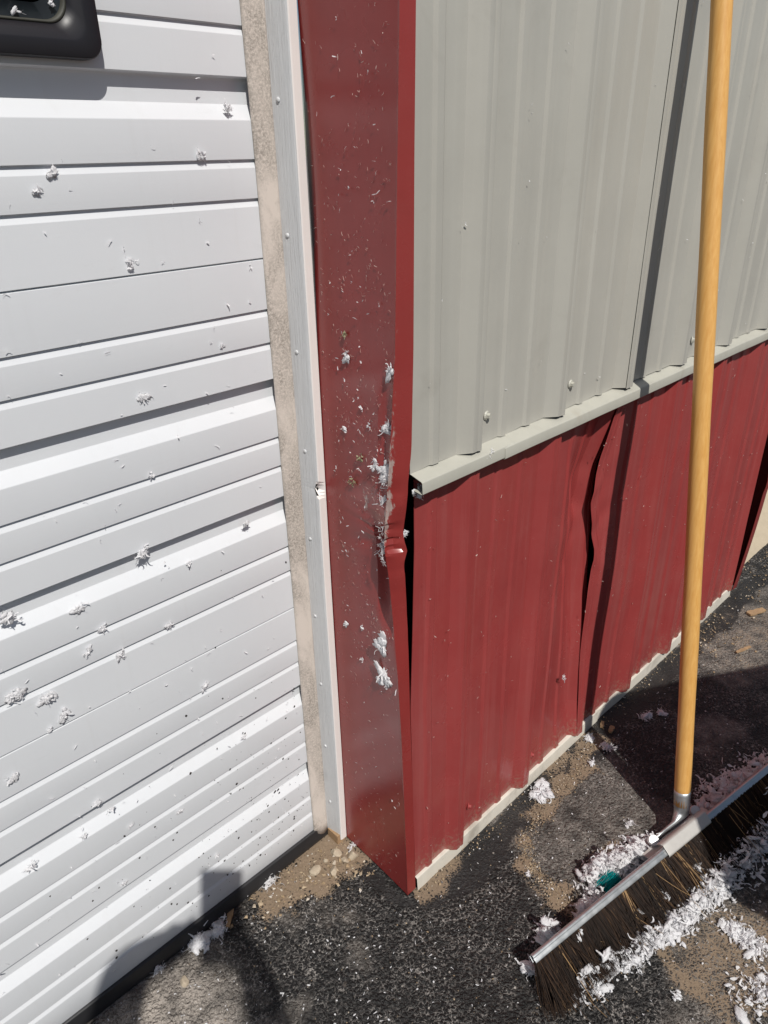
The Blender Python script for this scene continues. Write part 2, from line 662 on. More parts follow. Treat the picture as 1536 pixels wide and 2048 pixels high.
gx = axis(-1.1, 2.3, 0.011, 150)
gy = axis(-1.1, 0.40, 0.009, 150)
GX, GY = np.meshgrid(gx, gy)
near = np.exp(-np.maximum(0, np.hypot(GX - 0.3, GY + 0.2) - 2.0) * 1.2)
GZ = (fbm(GX, GY, 9, 3, 3) - 0.5) * 0.008 * near + (fbm(GX, GY, 45, 2, 5) - 0.5) * 0.003 * near
GZ -= 0.001
gm = grid_mesh("ground", np.stack([GX, GY, GZ], -1))
wob = (fbm(GX, GY, 26, 4, 9) - 0.5)
wob2 = (fbm(GX, GY, 9, 4, 21) - 0.5)
# tan dried-silt ring in front of the wall
ring = gpts([(1192, 1478), (1150, 1545), (1085, 1605), (1053, 1680), (1062, 1735), (1100, 1775), (1165, 1825)])
dirt = 0.85 * np.clip(1.1 - (seg_dist(GX, GY, ring) + wob * 0.09 + wob2 * 0.05 - 0.004) / 0.028, 0, 1)
ring2 = gpts([(1200, 1720), (1235, 1700), (1265, 1720)])
dirt = np.maximum(dirt, 0.9 * np.clip(1.0 - (seg_dist(GX, GY, ring2) + wob * 0.03) / 0.03, 0, 1))
# silt at the foot of the door jamb
sil = gpts([(640, 1668), (560, 1742), (478, 1806), (540, 1822), (640, 1795), (690, 1745), (760, 1718), (700, 1684), (690, 1640)])
dirt = np.maximum(dirt, poly_soft(GX + wob * 0.05, GY + wob * 0.05, sil, 0.03))
sil2 = gpts([(834, 1758), (905, 1710), (880, 1790), (840, 1810)])
dirt = np.maximum(dirt, 0.95 * poly_soft(GX + wob * 0.05, GY + wob2 * 0.05, sil2, 0.03))
# dusty strip running out to the lower right
strip = gpts([(1325, 1870), (1400, 1985), (1460, 2060), (1640, 2060), (1640, 1850), (1480, 1780), (1400, 1830)])
dirt = np.maximum(dirt, 0.52 * poly_soft(GX + wob * 0.10, GY + wob * 0.10, strip, 0.05))
edge = gpts([(1325, 1900), (1400, 1985), (1470, 2060)])
dirt = np.maximum(dirt, 0.8 * np.clip(0.95 - (seg_dist(GX, GY, edge) + wob * 0.05) / 0.030, 0, 1))
# dirt along the foot of the wall and in the far opening
foot = np.clip(1 - np.abs(GY + 0.012 + wob * 0.03) / 0.03, 0, 1) * np.clip((fbm(GX, GY, 4, 3, 40) - 0.47) * 9, 0, 1) * (GX > 0.0)
dirt = np.maximum(dirt, 0.9 * foot)
far = gpts([(1400, 1290), (1470, 1235), (1600, 1190), (1600, 1330), (1440, 1345)])
dirt = np.maximum(dirt, 0.42 * poly_soft(GX + wob * 0.2, GY + wob * 0.2, far, 0.2))
worn = 0.9 * poly_soft(GX + wob2 * 0.12, GY + wob * 0.12, gpts([(-100, 2100), (60, 2055), (330, 1900), (420, 1905), (480, 1990), (470, 2100)]), 0.10)
worn = np.maximum(worn, 0.75 * poly_soft(GX + wob2 * 0.3, GY + wob * 0.3, far, 0.25))
worn = np.maximum(worn, 0.55 * poly_soft(GX + wob2 * 0.2, GY + wob * 0.2, strip, 0.10))
worn = np.maximum(worn, np.clip((wob2 - 0.10) * 3.0, 0, 0.40))
worn = np.maximum(worn, 0.30 * poly_soft(GX + wob2 * 0.1, GY + wob * 0.1, gpts([(1192, 1500), (1060, 1690), (1165, 1825), (1320, 1720), (1330, 1620)]), 0.05))
worn = np.maximum(worn, 0.5 * np.clip((GX - 2.5) / 3, 0, 1))
worn = np.maximum(worn, 0.5 * np.clip((-GY - 1.0) / 3, 0, 1))
tar = np.clip(1.0 - (np.abs(GY + 0.035 + wob * 0.05)) / 0.055, 0, 1) * (GX > 0.02) * (GX < 1.6)
tar = np.maximum(tar, 0.8 * poly_soft(GX + wob * 0.05, GY + wob * 0.05, gpts([(700, 1700), (820, 1800), (1000, 1690), (1040, 1700), (900, 1800), (820, 1830), (720, 1760)]), 0.03))
for nm, arr in (("dirt", dirt), ("worn", worn), ("tar", tar)):
    at = gm.attributes.new(nm, 'FLOAT', 'POINT')
    at.data.foreach_set("value", arr.reshape(-1).astype(np.float32))
ground = link("ground", gm, MAT['ground'], smooth=True)
tag(ground, kind="structure")


# ------------------------------------------------------------------ ribbed metal wall
WX0, WX1 = 0.0175, 1.425
PITCH, RIB0 = 0.2155, 0.140
RIBH = 0.0165


def rib_x(x0, x1):
    """x positions of every bend between x0 and x1 and their outward offset"""
    xs = {}
    k0 = int(math.floor((x0 - RIB0) / PITCH)) - 1
    k1 = int(math.ceil((x1 - RIB0) / PITCH)) + 1
    for k in range(k0, k1 + 1):
        c = RIB0 + k * PITCH                 # right edge of the crest
        for dx, h in ((-0.0380, 0), (-0.0372, 0.0004), (-0.0198, RIBH - 0.0004), (-0.0190, RIBH), (-0.0105, RIBH), (-0.0098, RIBH - 0.0009), (-0.0070, RIBH - 0.0009), (-0.0063, RIBH), (0.0, RIBH), (0.0008, RIBH - 0.0004), (0.0140, 0.0004), (0.0150, 0)):
            xs[round(c + dx, 5)] = h
        for s in (0.068, 0.131):
            m = c + s
            for dx, h in ((-0.0105, 0), (-0.0100, 0.0002), (-0.0062, 0.0033), (-0.0055, 0.0036), (0.0055, 0.0036), (0.0062, 0.0033), (0.0100, 0.0002), (0.0105, 0)):
                xs[round(m + dx, 5)] = h
    keys = sorted(xs)
    X = np.array(keys)
    Hh = np.array([xs[k] for k in keys])
    pts = [x0] + [k for k in keys if x0 + 0.0004 < k < x1 - 0.0004] + [x1]
    pts = np.array(pts)
    return pts, np.interp(pts, X, Hh)


def rib_sheet(name, x0, x1, z0, z1, y, mat, parent, dy=None, dz=0.02, extra_x=(), amp=0.0009, seed=1, z0f=None):
    xs, hs = rib_x(x0, x1)
    if len(extra_x):
        ex = np.array([e for e in extra_x if x0 < e < x1])
        allx = np.sort(np.unique(np.concatenate([xs, ex])))
        hs = np.interp(allx, xs, hs)
        xs = allx
    zs = np.linspace(z0, z1, max(2, int((z1 - z0) / dz) + 1))
    X, Z = np.meshgrid(xs, zs)
    Y = y - np.tile(hs, (len(zs), 1))
    Y = Y + (fbm(X, Z, 5, 3, seed) - 0.5) * amp * 2
    if z0f is not None:
        k = (Z - z0) / (z1 - z0)
        Z = Z + (1 - k) * z0f(X)
    if dy is not None:
        DX, DY = dy(X, Z)
        X = X + DX
        Y = Y + DY
    o = link(name, grid_mesh(name, np.stack([X, Y, Z], -1)), mat, parent, smooth=True)
    solid(o, 0.0010, -1.0)
    wnorm(o, 13 if dy is not None else None)
    return o


wall = empty("metal_wall", (0.72, 0.03, 0))
tag(wall, "ribbed metal wall pier, grey above and dented dark red below", "wall")
LEDGE = 0.858
WTOP = 2.9


def upper_dy(X, Z):
    return np.zeros_like(X), np.zeros_like(X)


rib_sheet("upper_panel", 0.008, 0.5710, LEDGE, WTOP, 0.0026, MAT['grey'], wall, seed=2, dz=0.05, z0f=lambda X: -0.004 * np.sin(X * 90) * 0.4)
rib_sheet("upper_panel", 0.5505, 1.4450, LEDGE, WTOP, 0.0005, MAT['grey'], wall, seed=5, dz=0.05)


def red_a(X, Z):
    dx = np.zeros_like(X)
    # the lap edge was pushed in; the left edge bows a little
    w = sm(X, 0.39, 0.535)
    hgt = np.interp(Z, [0.0, 0.12, 0.36, 0.52, 0.62, 0.70, 0.80, 0.86], [0, 0.010, 0.026, 0.038, 0.045, 0.042, 0.018, 0])
    dy = w * hgt
    dx = -0.012 * sm(X, 0.45, 0.56) * np.interp(Z, [0.0, 0.2, 0.40, 0.50, 0.60, 0.68, 0.78, 0.84], [0, 0.2, 0.6, 0.95, 1.1, 0.9, 0.2, 0])
    # folded creases fanning out from the pushed-in lap
    for (xa, za, xb, zb, wd, am) in ((0.39, 0.80, 0.545, 0.60, 0.030, 0.006), (0.42, 0.46, 0.545, 0.57, 0.026, 0.005), (0.34, 0.60, 0.53, 0.585, 0.040, -0.003)):
        L2 = (xb - xa) ** 2 + (zb - za) ** 2
        tt = np.clip(((X - xa) * (xb - xa) + (Z - za) * (zb - za)) / L2, 0, 1)
        dd = np.hypot(X - xa - tt * (xb - xa), Z - za - tt * (zb - za))
        dy = dy + am * np.clip(1 - dd / wd, 0, 1) * (0.25 + 0.75 * tt)
    wl = 1 - sm(X, 0.02, 0.16)
    dx = dx + wl * np.interp(Z, [0.02, 0.24, 0.44, 0.56, 0.74, 0.83], [0.004, -0.003, -0.008, -0.004, 0.001, 0.0])
    dy = dy + 0.004 * np.exp(-((X - 0.26) ** 2 / 0.02 + (Z - 0.5) ** 2 / 0.03))
    dy = dy + 0.0016 * np.sin(Z * 21 + X * 9) * sm(X, 0.3, 0.55) * sm(0.8 - Z, 0, 0.2)
    return dx, dy


def red_b(X, Z):
    w = 1 - sm(X, 0.548, 0.66)
    k = np.interp(Z, [0.0, 0.26, 0.43, 0.52, 0.57, 0.63, 0.72, 0.80, 0.86], [0.0, -0.006, -0.012, -0.004, -0.014, -0.026, -0.018, -0.002, 0])
    dy = w * np.interp(Z, [0.0, 0.10, 0.26, 0.43, 0.52, 0.63, 0.72, 0.80, 0.845], [0, 0.008, 0.016, 0.018, 0.020, 0.024, 0.021, 0.013, 0.002])
    for (xa, za, xb, zb, wd, am) in ((0.65, 0.62, 0.525, 0.535, 0.022, 0.005), (0.63, 0.44, 0.525, 0.52, 0.020, -0.004), (0.62, 0.72, 0.525, 0.63, 0.024, -0.004)):
        L2 = (xb - xa) ** 2 + (zb - za) ** 2
        tt = np.clip(((X - xa) * (xb - xa) + (Z - za) * (zb - za)) / L2, 0, 1)
        dd = np.hypot(X - xa - tt * (xb - xa), Z - za - tt * (zb - za))
        dy = dy + am * np.clip(1 - dd / wd, 0, 1) * (0.2 + 0.8 * tt)
    dy = dy + 0.0022 * np.sin(Z * 16 + 1.0 + X * 5) * (1 - sm(X, 0.55, 0.9)) * sm(0.82 - Z, 0, 0.15) * sm(Z, 0.03, 0.2)
    return k * w, dy


RB = 0.026
red1 = rib_sheet("wainscot_panel", WX0, 0.5710, RB, LEDGE - 0.012, 0.004, MAT['red'], wall, dy=red_a, dz=0.012, seed=12,
                 extra_x=np.linspace(0.36, 0.56, 22), amp=0.0012)
tag(red1, "dark red ribbed sheet with its right edge pushed in")
red2 = rib_sheet("wainscot_panel", 0.5505, 1.4080, RB, LEDGE - 0.012, 0.0022, MAT['red'], wall, dy=red_b, dz=0.012, seed=15,
                 extra_x=np.linspace(0.543, 0.70, 18), amp=0.0012)
tag(red2, "dark red ribbed sheet with a crumpled left edge")
# black backing that paints in the dark of the wall cavity
link("void_backing", box_mesh("void_backing", 0.034, 1.464, 0.052, 0.10, 0.0, 2.9), MAT['void_shade'], wall)


def extrude_x(name, prof, x0, x1, mat, parent, n=24, amp=0.0006, seed=1):
    xs = np.linspace(x0, x1, n)
    P = np.zeros((len(prof), n, 3))
    for i, (y, z) in enumerate(prof):
        P[i, :, 0] = xs
        P[i, :, 1] = y + (vnoise(xs, xs * 0 + 1, 9, seed) - 0.5) * amp * 2
        P[i, :, 2] = z + (vnoise(xs, xs * 0 + 5, 9, seed + 3) - 0.5) * amp * 2
    o = link(name, grid_mesh(name, P), mat, parent, smooth=True)
    solid(o, 0.0012, 0)
    wnorm(o)
    return o


lip = [(0.018, LEDGE + 0.004), (0.010, LEDGE + 0.001), (-0.0180, LEDGE - 0.0065), (-0.0196, LEDGE - 0.0085), (-0.0205, LEDGE - 0.0235), (-0.0192, LEDGE - 0.0250), (-0.004, LEDGE - 0.0235)]
extrude_x("ledge_trim", lip, 0.0085, 0.215, MAT['grey_trim'], wall, seed=4)
lip2 = [(y - 0.0016, z - 0.0012) for y, z in lip]
extrude_x("ledge_trim", lip2, 0.188, 1.428, MAT['grey_trim'], wall, n=60, seed=6)
base = [(0.012, 0.0185), (-0.0005, 0.0175), (-0.0022, 0.016), (-0.0060, -0.004)]
base = [(0.016, 0.0300), (0.0000, 0.0280), (-0.0020, 0.0262), (-0.0042, -0.006)]
extrude_x("base_trim", base, 0.020, 0.655, MAT['cream'], wall, n=30, amp=0.0012, seed=9)
extrude_x("base_trim", base, 0.657, 1.422, MAT['cream'], wall, n=30, amp=0.0012, seed=10)


# screws with washers
def screw_mesh():
    bm = bmesh.new()
    bmesh.ops.create_cone(bm, cap_ends=True, segments=14, radius1=0.0075, radius2=0.0060, depth=0.0020, matrix=Matrix.Translation((0, 0, 0.001)))
    bmesh.ops.create_cone(bm, cap_ends=True, segments=6, radius1=0.0045, radius2=0.0042, depth=0.0046, matrix=Matrix.Translation((0, 0, 0.0043)))
    me = bpy.data.meshes.new("screw")
    bm.to_mesh(me)
    bm.free()
    return me


SM = screw_mesh()
SMR = SM.copy()
SM.materials.append(MAT['grey_trim'])
SMR.materials.append(MAT['red'])
for px, y, me in [((973, 831), 0.0018, SM), ((1141, 768), 0.0018, SM), ((1383, 680), -0.0002, SM),
                  ((936, 1612), 0.0033, SMR), ((1062, 1509), 0.0033, SMR)]:
    o = bpy.data.objects.new("screw", me)
    COL.objects.link(o)
    o.parent = wall
    o.matrix_parent_inverse = Matrix.Translation(-Vector(wall.location))
    o.location = ony(px, y)
    o.rotation_euler = (R(90), R(random.uniform(-4, 4)), R(random.uniform(0, 60)))

# ---- dented jamb and corner trim (red), along the left edge of the pier
JY = 0.1765
CPX = [(799, 0), (795, 300), (790, 700), (783, 850), (775, 980), (770, 1050), (768, 1095), (777, 1150), (785, 1230), (795, 1350), (803, 1480), (808, 1600), (815, 1785)]
CY0 = [0.0081, 0.0129, 0.0205, 0.0287, 0.0385, 0.0450, 0.0481, 0.0396, 0.0325, 0.0233, 0.0158, 0.0111, 0.0039]
RPX = [(832, 0), (829, 300), (827, 700), (823, 900), (817, 960), (809, 1060), (808, 1085), (806, 1130), (812, 1200), (817, 1300), (820, 1420), (826, 1600), (831, 1775)]
cpt = [ony(p, -0.002 + 0.46 * (y - 0.003)) for p, y in zip(CPX, CY0)][::-1]
rpt = [ony(p, y) for p, y in zip(RPX, [-0.0060, -0.0060, -0.0060, -0.0060, -0.004, 0.003, 0.004, 0.004, 0.003, 0.001, 0.0, -0.001, -0.002])][::-1]
cz = [p.z for p in cpt] + [2.3]
cyv = [p.y for p in cpt] + [-0.002]
cxv = [p.x for p in cpt] + [-0.002]
rz = [p.z for p in rpt] + [2.3]
ryv = [p.y for p in rpt] + [-0.006]
rxv = [p.x for p in rpt] + [0.020]


def jamb_trim():
    zs = np.concatenate([np.arange(0.006, 1.5, 0.004), np.arange(1.5, 2.32, 0.05)])
    k = np.ones(5) / 5

    def smooth(v):
        w = v.copy()
        w[4:-4] = np.convolve(v, k, 'same')[4:-4]
        return w
    cs, cxs, rs, rxs = (smooth(np.interp(zs, a_, b_)) for a_, b_ in ((cz, cyv), (cz, cxv), (rz, ryv), (rz, rxv)))
    rough = (fbm(zs, zs * 0, 38, 3, 4) - 0.5)
    dmg = np.exp(-((zs - 0.78) / 0.085) ** 2)
    cs = cs + rough * (0.0006 + 0.006 * dmg)
    jag = (fbm(zs, zs * 0 + 3, 120, 2, 6) - 0.5) * np.exp(-((zs - 0.775) / 0.045) ** 2)
    cs = cs + jag * 0.012
    cxs = cxs + rough * 0.006 * dmg + jag * 0.010
    rs = rs + (fbm(zs, zs * 0 + 7, 30, 2, 9) - 0.5) * 0.010 * np.exp(-((zs - 0.74) / 0.10) ** 2)
    rxs = rxs + np.clip(1 - np.abs(zs - 0.742) / 0.014, 0, 1) * 0.004
    us = np.concatenate([np.linspace(0, 0.84, 22), np.linspace(0.86, 1.0, 12)])
    nj = len(us)
    cols = []
    # hem at the door stop, then the jamb face, the corner, the front face and the return
    cols.append(np.stack([np.full_like(zs, 0.012), np.full_like(zs, JY + 0.012), zs], -1))
    for u in us:
        y = JY + (cs - JY) * u
        n1 = (fbm(np.full_like(zs, u * 0.16), zs, 5.5, 3, 31) - 0.5)
        # buckles: shallow low-frequency waves, stronger near the tear
        x = 0.0005 + cxs * u ** 1.6 + n1 * 0.007 * (np.sin(np.pi * min(u, 0.97)) ** 0.7) * (0.35 + 1.3 * np.exp(-((zs - 0.80) / 0.30) ** 2))
        # push-in by the impact
        x = x + 0.009 * np.exp(-(((zs - 0.70) / 0.09) ** 2 + ((u - 0.80) / 0.22) ** 2))
        x = x - 0.005 * np.exp(-(((zs - 0.60) / 0.06) ** 2 + ((u - 0.86) / 0.15) ** 2))
        # crease running from the tear to the stop
        cr = zs - (0.755 - 0.06 * (1 - u))
        x = x + 0.0035 * np.exp(-(cr / 0.010) ** 2) * sm(u, 0.25, 0.7) * (1 - 0.6 * sm(u, 0.85, 1.0))
        # edge lifted off the stop high up
        x = x + 0.006 * np.exp(-((u / 0.06) ** 2)) * np.exp(-((zs - 1.22) / 0.16) ** 2)
        # dishing near the foot
        x = x + 0.0016 * np.exp(-(((zs - 0.12) / 0.10) ** 2 + ((u - 0.55) / 0.3) ** 2))
        # deep fold just behind the torn corner
        fz = sm(zs, 0.585, 0.64) * (1 - sm(zs, 0.755, 0.785))
        x = x + fz * 0.013 * sm(u, 0.70, 0.86) * (1 - sm(u, 0.955, 0.99))
        fz2 = sm(zs, 0.80, 0.83) * (1 - sm(zs, 0.93, 1.02))
        x = x + fz2 * 0.006 * sm(u, 0.80, 0.90) * (1 - sm(u, 0.955, 0.99))
        if u >= 0.999:
            x = cxs
        cols.append(np.stack([x, y, zs], -1))
    for s in (0.04, 0.12, 0.3, 0.55, 0.8, 0.97, 1.0):
        y = cs + (rs - cs) * s
        x = cxs + (rxs - cxs) * s
        bow = np.sin(np.pi * min(1, s * 1.1)) * (0.0070 * np.where(zs > 0.742, np.clip(1 - (zs - 0.742) / 0.055, 0, 1), 0) - 0.0022 * np.where(zs <= 0.742, np.clip(1 - (0.742 - zs) / 0.13, 0, 1), 0) - 0.004 * np.clip(1 - np.abs(zs - 0.815) / 0.02, 0, 1))
        cols.append(np.stack([x, y + bow, zs], -1))
    global JS, SCR
    uu = np.array([-0.1] + list(us) + [1.0 + 0.12 * v_ for v_ in (0.04, 0.12, 0.3, 0.55, 0.8, 0.97, 1.0)])
    UU, ZZ = np.meshgrid(uu, zs)
    band = np.exp(-((UU - 1.0) / 0.05) ** 2) * (np.exp(-((ZZ - 0.83) / 0.12) ** 2) + 0.45 * np.exp(-((ZZ - 1.05) / 0.10) ** 2) + 0.4 * np.exp(-((ZZ - 0.58) / 0.06) ** 2))
    band = np.maximum(band, 0.75 * np.exp(-((UU - 0.62) / 0.10) ** 2 - ((ZZ - 0.80) / 0.035) ** 2))
    SCR = band * (0.35 + 1.3 * fbm(UU * 3, ZZ * 6, 14, 3, 44))
    JS = (zs, np.stack(cols[1:1 + nj], 1))
    P = np.stack(cols, 1)
    me_ = grid_mesh("jamb_trim", P)
    at_ = me_.attributes.new("scrape", 'FLOAT', 'POINT')
    at_.data.foreach_set("value", SCR.reshape(-1).astype(np.float32))
    o = link("jamb_trim", me_, MAT['jamb'], wall, smooth=True)
    solid(o, 0.0009, -1)
    wnorm(o, 16)
    tag(o, "dark red metal corner trim, torn and dented at mid height")
    return o


trim = jamb_trim()


def jamb_x(y, z):
    """x of the dented jamb face at depth y and height z"""
    i = int(np.clip(np.searchsorted(JS[0], z), 1, len(JS[0]) - 1))
    r_ = JS[1][i]
    return float(np.interp(y, r_[::-1, 1], r_[::-1, 0]))


def on_jamb(px):
    x = 0.0
    for _ in range(6):
        p = onx(px, x)
        x = jamb_x(p.y, p.z) - 0.0008
    return onx(px, x)


# right corner trim of the pier, bowed away from the wall
zs = np.arange(0.0, 1.6, 0.02)
bow = 0.022 * np.sin(np.clip(zs / 0.85, 0, 1) * math.pi) + 0.004 * np.exp(-((zs - 0.37) / 0.02) ** 2)
P = np.stack([np.stack([1.440 + 0 * zs + a, b - bow * c, zs + 0.012], -1) for a, b, c in
              ((0.0, -0.0025, 1), (0.001, -0.003, 1), (0.026, -0.004, 1), (0.0275, -0.002, 1), (0.0275, 0.10, 0.1), (0.0275, JY, 0))], 1)
o = link("corner_trim", grid_mesh("corner_trim", P), MAT['red_trim'], wall, smooth=True)
solid(o, 0.0009, 1)
wnorm(o)
tag(o, "dark red corner trim standing off the far edge of the wall")
P = np.stack([np.stack([1.440 + 0 * zs + a, b + 0 * zs, zs + 1.6], -1) for a, b in ((0.0, 0.022), (0.0, -0.001), (0.001, -0.003), (0.026, -0.004), (0.0275, -0.002), (0.0275, JY))], 1)
o = link("corner_trim", grid_mesh("corner_trim", P[:66]), MAT['red_trim'], wall, smooth=True)
solid(o, 0.0009, 1)

# header over both doors
head = empty("door_header", (-1.4, 0.03, 2.3))
tag(head, "grey ribbed metal wall above the white garage door", "wall")
rib_sheet("upper_panel", -3.2, 0.002, 2.33, 2.9, 0.0005, MAT['grey'], head, seed=21, dz=0.2)
link("header_trim", box_mesh("header_trim", -2.75, -0.001, 0.004, 0.235, 2.29, 2.325), MAT['red_trim'], head)
head2 = empty("door_header", (2.9, 0.03, 2.3))
tag(head2, "grey ribbed metal wall above the far garage door", "wall")
rib_sheet("upper_panel", 1.45, 4.6, 2.33, 2.9, 0.0005, MAT['grey'], head2, seed=22, dz=0.2)
link("header_trim", box_mesh("header_trim", 1.470, 4.2, 0.004, 0.235, 2.29, 2.325), MAT['red_trim'], head2)


# ------------------------------------------------------------------ garage doors
YD = 0.217
SECT = 0.556
REC = 0.0115


def section_profile(h):
    """(y offset inwards, z from the top) of one door section"""
    pts = [(0.010, 0.0), (0.0006, 0.0), (0.0, -0.0006)]

    def groove(z):
        return [(0, z + 0.0042), (0.0036, z + 0.0032), (0.0040, z + 0.0022), (0.0004, z - 0.0054), (0, z - 0.0062)]

    def rec(z):
        return [(0, z + 0.0008), (0.0008, z), (REC, z - 0.001), (REC, z - 0.0045), (REC, z - 0.0275), (REC - 0.0006, z - 0.0285), (0.0006, z - 0.0445), (0.0, z - 0.0460)]
    for kind, z in (('g', -0.0685), ('g', -0.114), ('r', -0.1625), ('g', -0.254), ('g', -0.300), ('r', -0.348), ('g', -0.440), ('g', -0.485)):
        pts += groove(z) if kind == 'g' else rec(z)
    pts += [(0.0, -h + 0.0026), (0.0006, -h + 0.0020), (0.012, -h + 0.0020)]
    return pts


PROF = section_profile(SECT)


def door_section(parent, x0, x1, ztop, zbot_cut=None, seed=1, n=40):
    xs = np.linspace(x0, x1, n)
    prof = [(y, z) for y, z in PROF]
    if zbot_cut is not None:
        prof = [(y, z) for y, z in prof if ztop + z > zbot_cut] + [(0, zbot_cut - ztop), (0.012, zbot_cut - ztop)]
    P = np.zeros((len(prof), n, 3))
    for i, (y, z) in enumerate(prof):
        P[i, :, 0] = xs
        P[i, :, 1] = YD + y + (fbm(xs, xs * 0 + ztop + z, 3.0, 2, seed) - 0.5) * 0.0018
        P[i, :, 2] = ztop + z
    P = P[::-1]
    o = link("door_section", grid_mesh("door_section", P), MAT['door'], parent, smooth=True)
    solid(o, 0.001, -1)
    wnorm(o)
    return o


door = empty("garage_door", (-1.37, YD, 0))
tag(door, "white sectional garage door with horizontal ribs, flecked with fluff", "garage door")
for i in range(4):
    zt = 0.567 + SECT * i
    door_section(door, -2.72, -0.008, zt, zbot_cut=0.031 if i == 0 else None, seed=50 + i)
# bottom rubber seal
ss = [(0.004, 0.034), (-0.003, 0.033), (-0.005, 0.030), (-0.0055, 0.022), (-0.009, 0.012), (-0.008, 0.003), (-0.003, -0.004), (0.03, -0.004)]
P = np.zeros((len(ss), 60, 3))
xs = np.linspace(-2.72, -0.022, 60)
for i, (y, z) in enumerate(ss):
    P[i, :, 0] = xs
    P[i, :, 1] = YD + y + (vnoise(xs, xs * 0, 7, 2) - 0.5) * 0.004 * (i > 2)
    P[i, :, 2] = z
o = link("bottom_seal", grid_mesh("bottom_seal", P), MAT['rubber'], door, smooth=True)
wnorm(o)


# window in the third section
def rounded_rect(cx, cz, hw, hh, r, n=8):
    out = []
    for (sx, sz, a0) in ((1, 1, 0), (-1, 1, 90), (-1, -1, 180), (1, -1, 270)):
        for k in range(n + 1):
            a = R(a0 + 90.0 * k / n)
            out.append((cx + sx * (hw - r) + r * math.cos(a), cz + sz * (hh - r) + r * math.sin(a)))
    return out


def ring_loft(name, rings, mat, parent, smooth=True, capends=False):
    n = len(rings[0])
    V = [v for r_ in rings for v in r_]
    Fc = []
    for i in range(len(rings) - 1):
        for k in range(n):
            k2 = (k + 1) % n
            Fc.append((i * n + k, (i + 1) * n + k, (i + 1) * n + k2, i * n + k2))
    if capends:
        Fc.append(tuple((len(rings) - 1) * n + k for k in range(n)))
    o = link(name, mesh(name, V, Fc), mat, parent, smooth=smooth)
    return o


def window(parent, xr, zb, w, h):
    cx, czz = xr - w / 2, zb + h / 2
    fr = []
    for inset, yy, rr in ((0.0, 0.003, 0.017), (0.0, -0.013, 0.017), (0.0015, -0.0155, 0.016), (0.0145, -0.0165, 0.014), (0.0165, -0.0148, 0.015), (0.0225, -0.0140, 0.018), (0.0285, -0.0095, 0.020), (0.031, -0.003, 0.020)):
        fr.append([(x, YD + yy, z) for x, z in rounded_rect(cx, czz, w / 2 - inset, h / 2 - inset, rr)])
    f = ring_loft("window_frame", fr, MAT['frame_black'], parent)
    wnorm(f)
    t = NT("dark_window_glass")
    pn = t.noise(t.pos(), 40, 5, 0.7)
    t.set(Base_Color=t.mix(pn, (0.018, 0.023, 0.028), (0.034, 0.040, 0.046)), Roughness=0.16, Specular_IOR_Level=0.35)
    gk = plain("olive_gasket_highlight", (0.045, 0.045, 0.035), 0.6)  # olive tone paints the bevel's highlight onto the gasket ring
    gr = [[(x, YD + yy, z) for x, z in rounded_rect(cx, czz, w / 2 - ins, h / 2 - ins, 0.020)] for ins, yy in ((0.0282, -0.0085), (0.0292, -0.0104), (0.0308, -0.0104), (0.0322, -0.0045))]
    gsk = ring_loft("gasket_highlight", gr, gk, None)
    gsk.parent = f
    g = ring_loft("pane", [[(x, YD - 0.005, z) for x, z in rounded_rect(cx, czz, w / 2 - 0.030, h / 2 - 0.030, 0.020)],
                           [(x, YD - 0.0055, z) for x, z in rounded_rect(cx, czz, w / 2 - 0.045, h / 2 - 0.045, 0.016)]], t.m, None, capends=True)
    g.parent = f


window(door, -0.2335, 1.3375, 0.56, 0.30)

door2 = empty("garage_door", (2.85, YD, 0))
tag(door2, "white garage door in the far opening beyond the red wall", "garage door")
for i in range(4):
    door_section(door2, 1.50, 4.2, 0.657 + SECT * i, zbot_cut=0.121 if i == 0 else None, seed=60 + i, n=12)
P = np.zeros((len(ss), 12, 3))
xs = np.linspace(1.50, 4.2, 12)
for i, (y, z) in enumerate(ss):
    P[i, :, 0] = xs
    P[i, :, 1] = YD + y - 0.002
    P[i, :, 2] = z + 0.090
o = link("bottom_seal", grid_mesh("bottom_seal", P), MAT['rubber'], door2, smooth=True)
# sloped concrete threshold under it
V = [(1.472, 0.02, -0.02), (4.2, 0.02, -0.02), (4.2, 0.05, 0.010), (1.472, 0.05, 0.010), (1.472, 0.19, 0.088), (4.2, 0.19, 0.088), (4.2, 0.40, 0.090), (1.472, 0.40, 0.090)]
o = link("concrete_threshold", mesh("concrete_threshold", V, [(0, 1, 2, 3), (3, 2, 5, 4), (4, 5, 6, 7), (0, 3, 4, 7), (1, 6, 5, 2)]), MAT['concrete'])
bevel(o, 0.006)
tag(o, kind="structure")

# ------------------------------------------------------------------ door stop moulding with seal
stop = empty("door_stop", (0, 0.19, 0))
tag(stop, "grey wood-grain vinyl door stop with dirty beige seal beside white door", "door stop")
zs = np.unique(np.concatenate([np.arange(0.008, 2.25, 0.03), np.linspace(0.765, 0.800, 8)]))
prof = [(-0.0005, 0.214), (-0.0195, 0.2125), (-0.0205, 0.2110), (-0.0150, 0.1790), (-0.0138, 0.1762), (-0.0122, 0.1752), (-0.0005, 0.1752)]
P = np.stack([np.stack([x + 0 * zs + (vnoise(zs, zs * 0, 3, 8) - 0.5) * 0.0012, y + (vnoise(zs, zs * 0 + 3, 2.5, 5) - 0.5) * 0.0012, zs], -1) for x, y in prof], 1)
n, m, _ = P.shape
for i in range(n):
    w_ = max(0.0, 1 - abs(zs[i] - 0.785) / 0.013)
    P[i, 4:6, 1] += 0.012 * w_
    P[i, 4, 0] += 0.004 * w_
    P[i, 3, 1] += 0.005 * w_
Fc = [(i * m + j, i * m + j + 1, (i + 1) * m + j + 1, (i + 1) * m + j) for i in range(n - 1) for j in range(m - 1)]
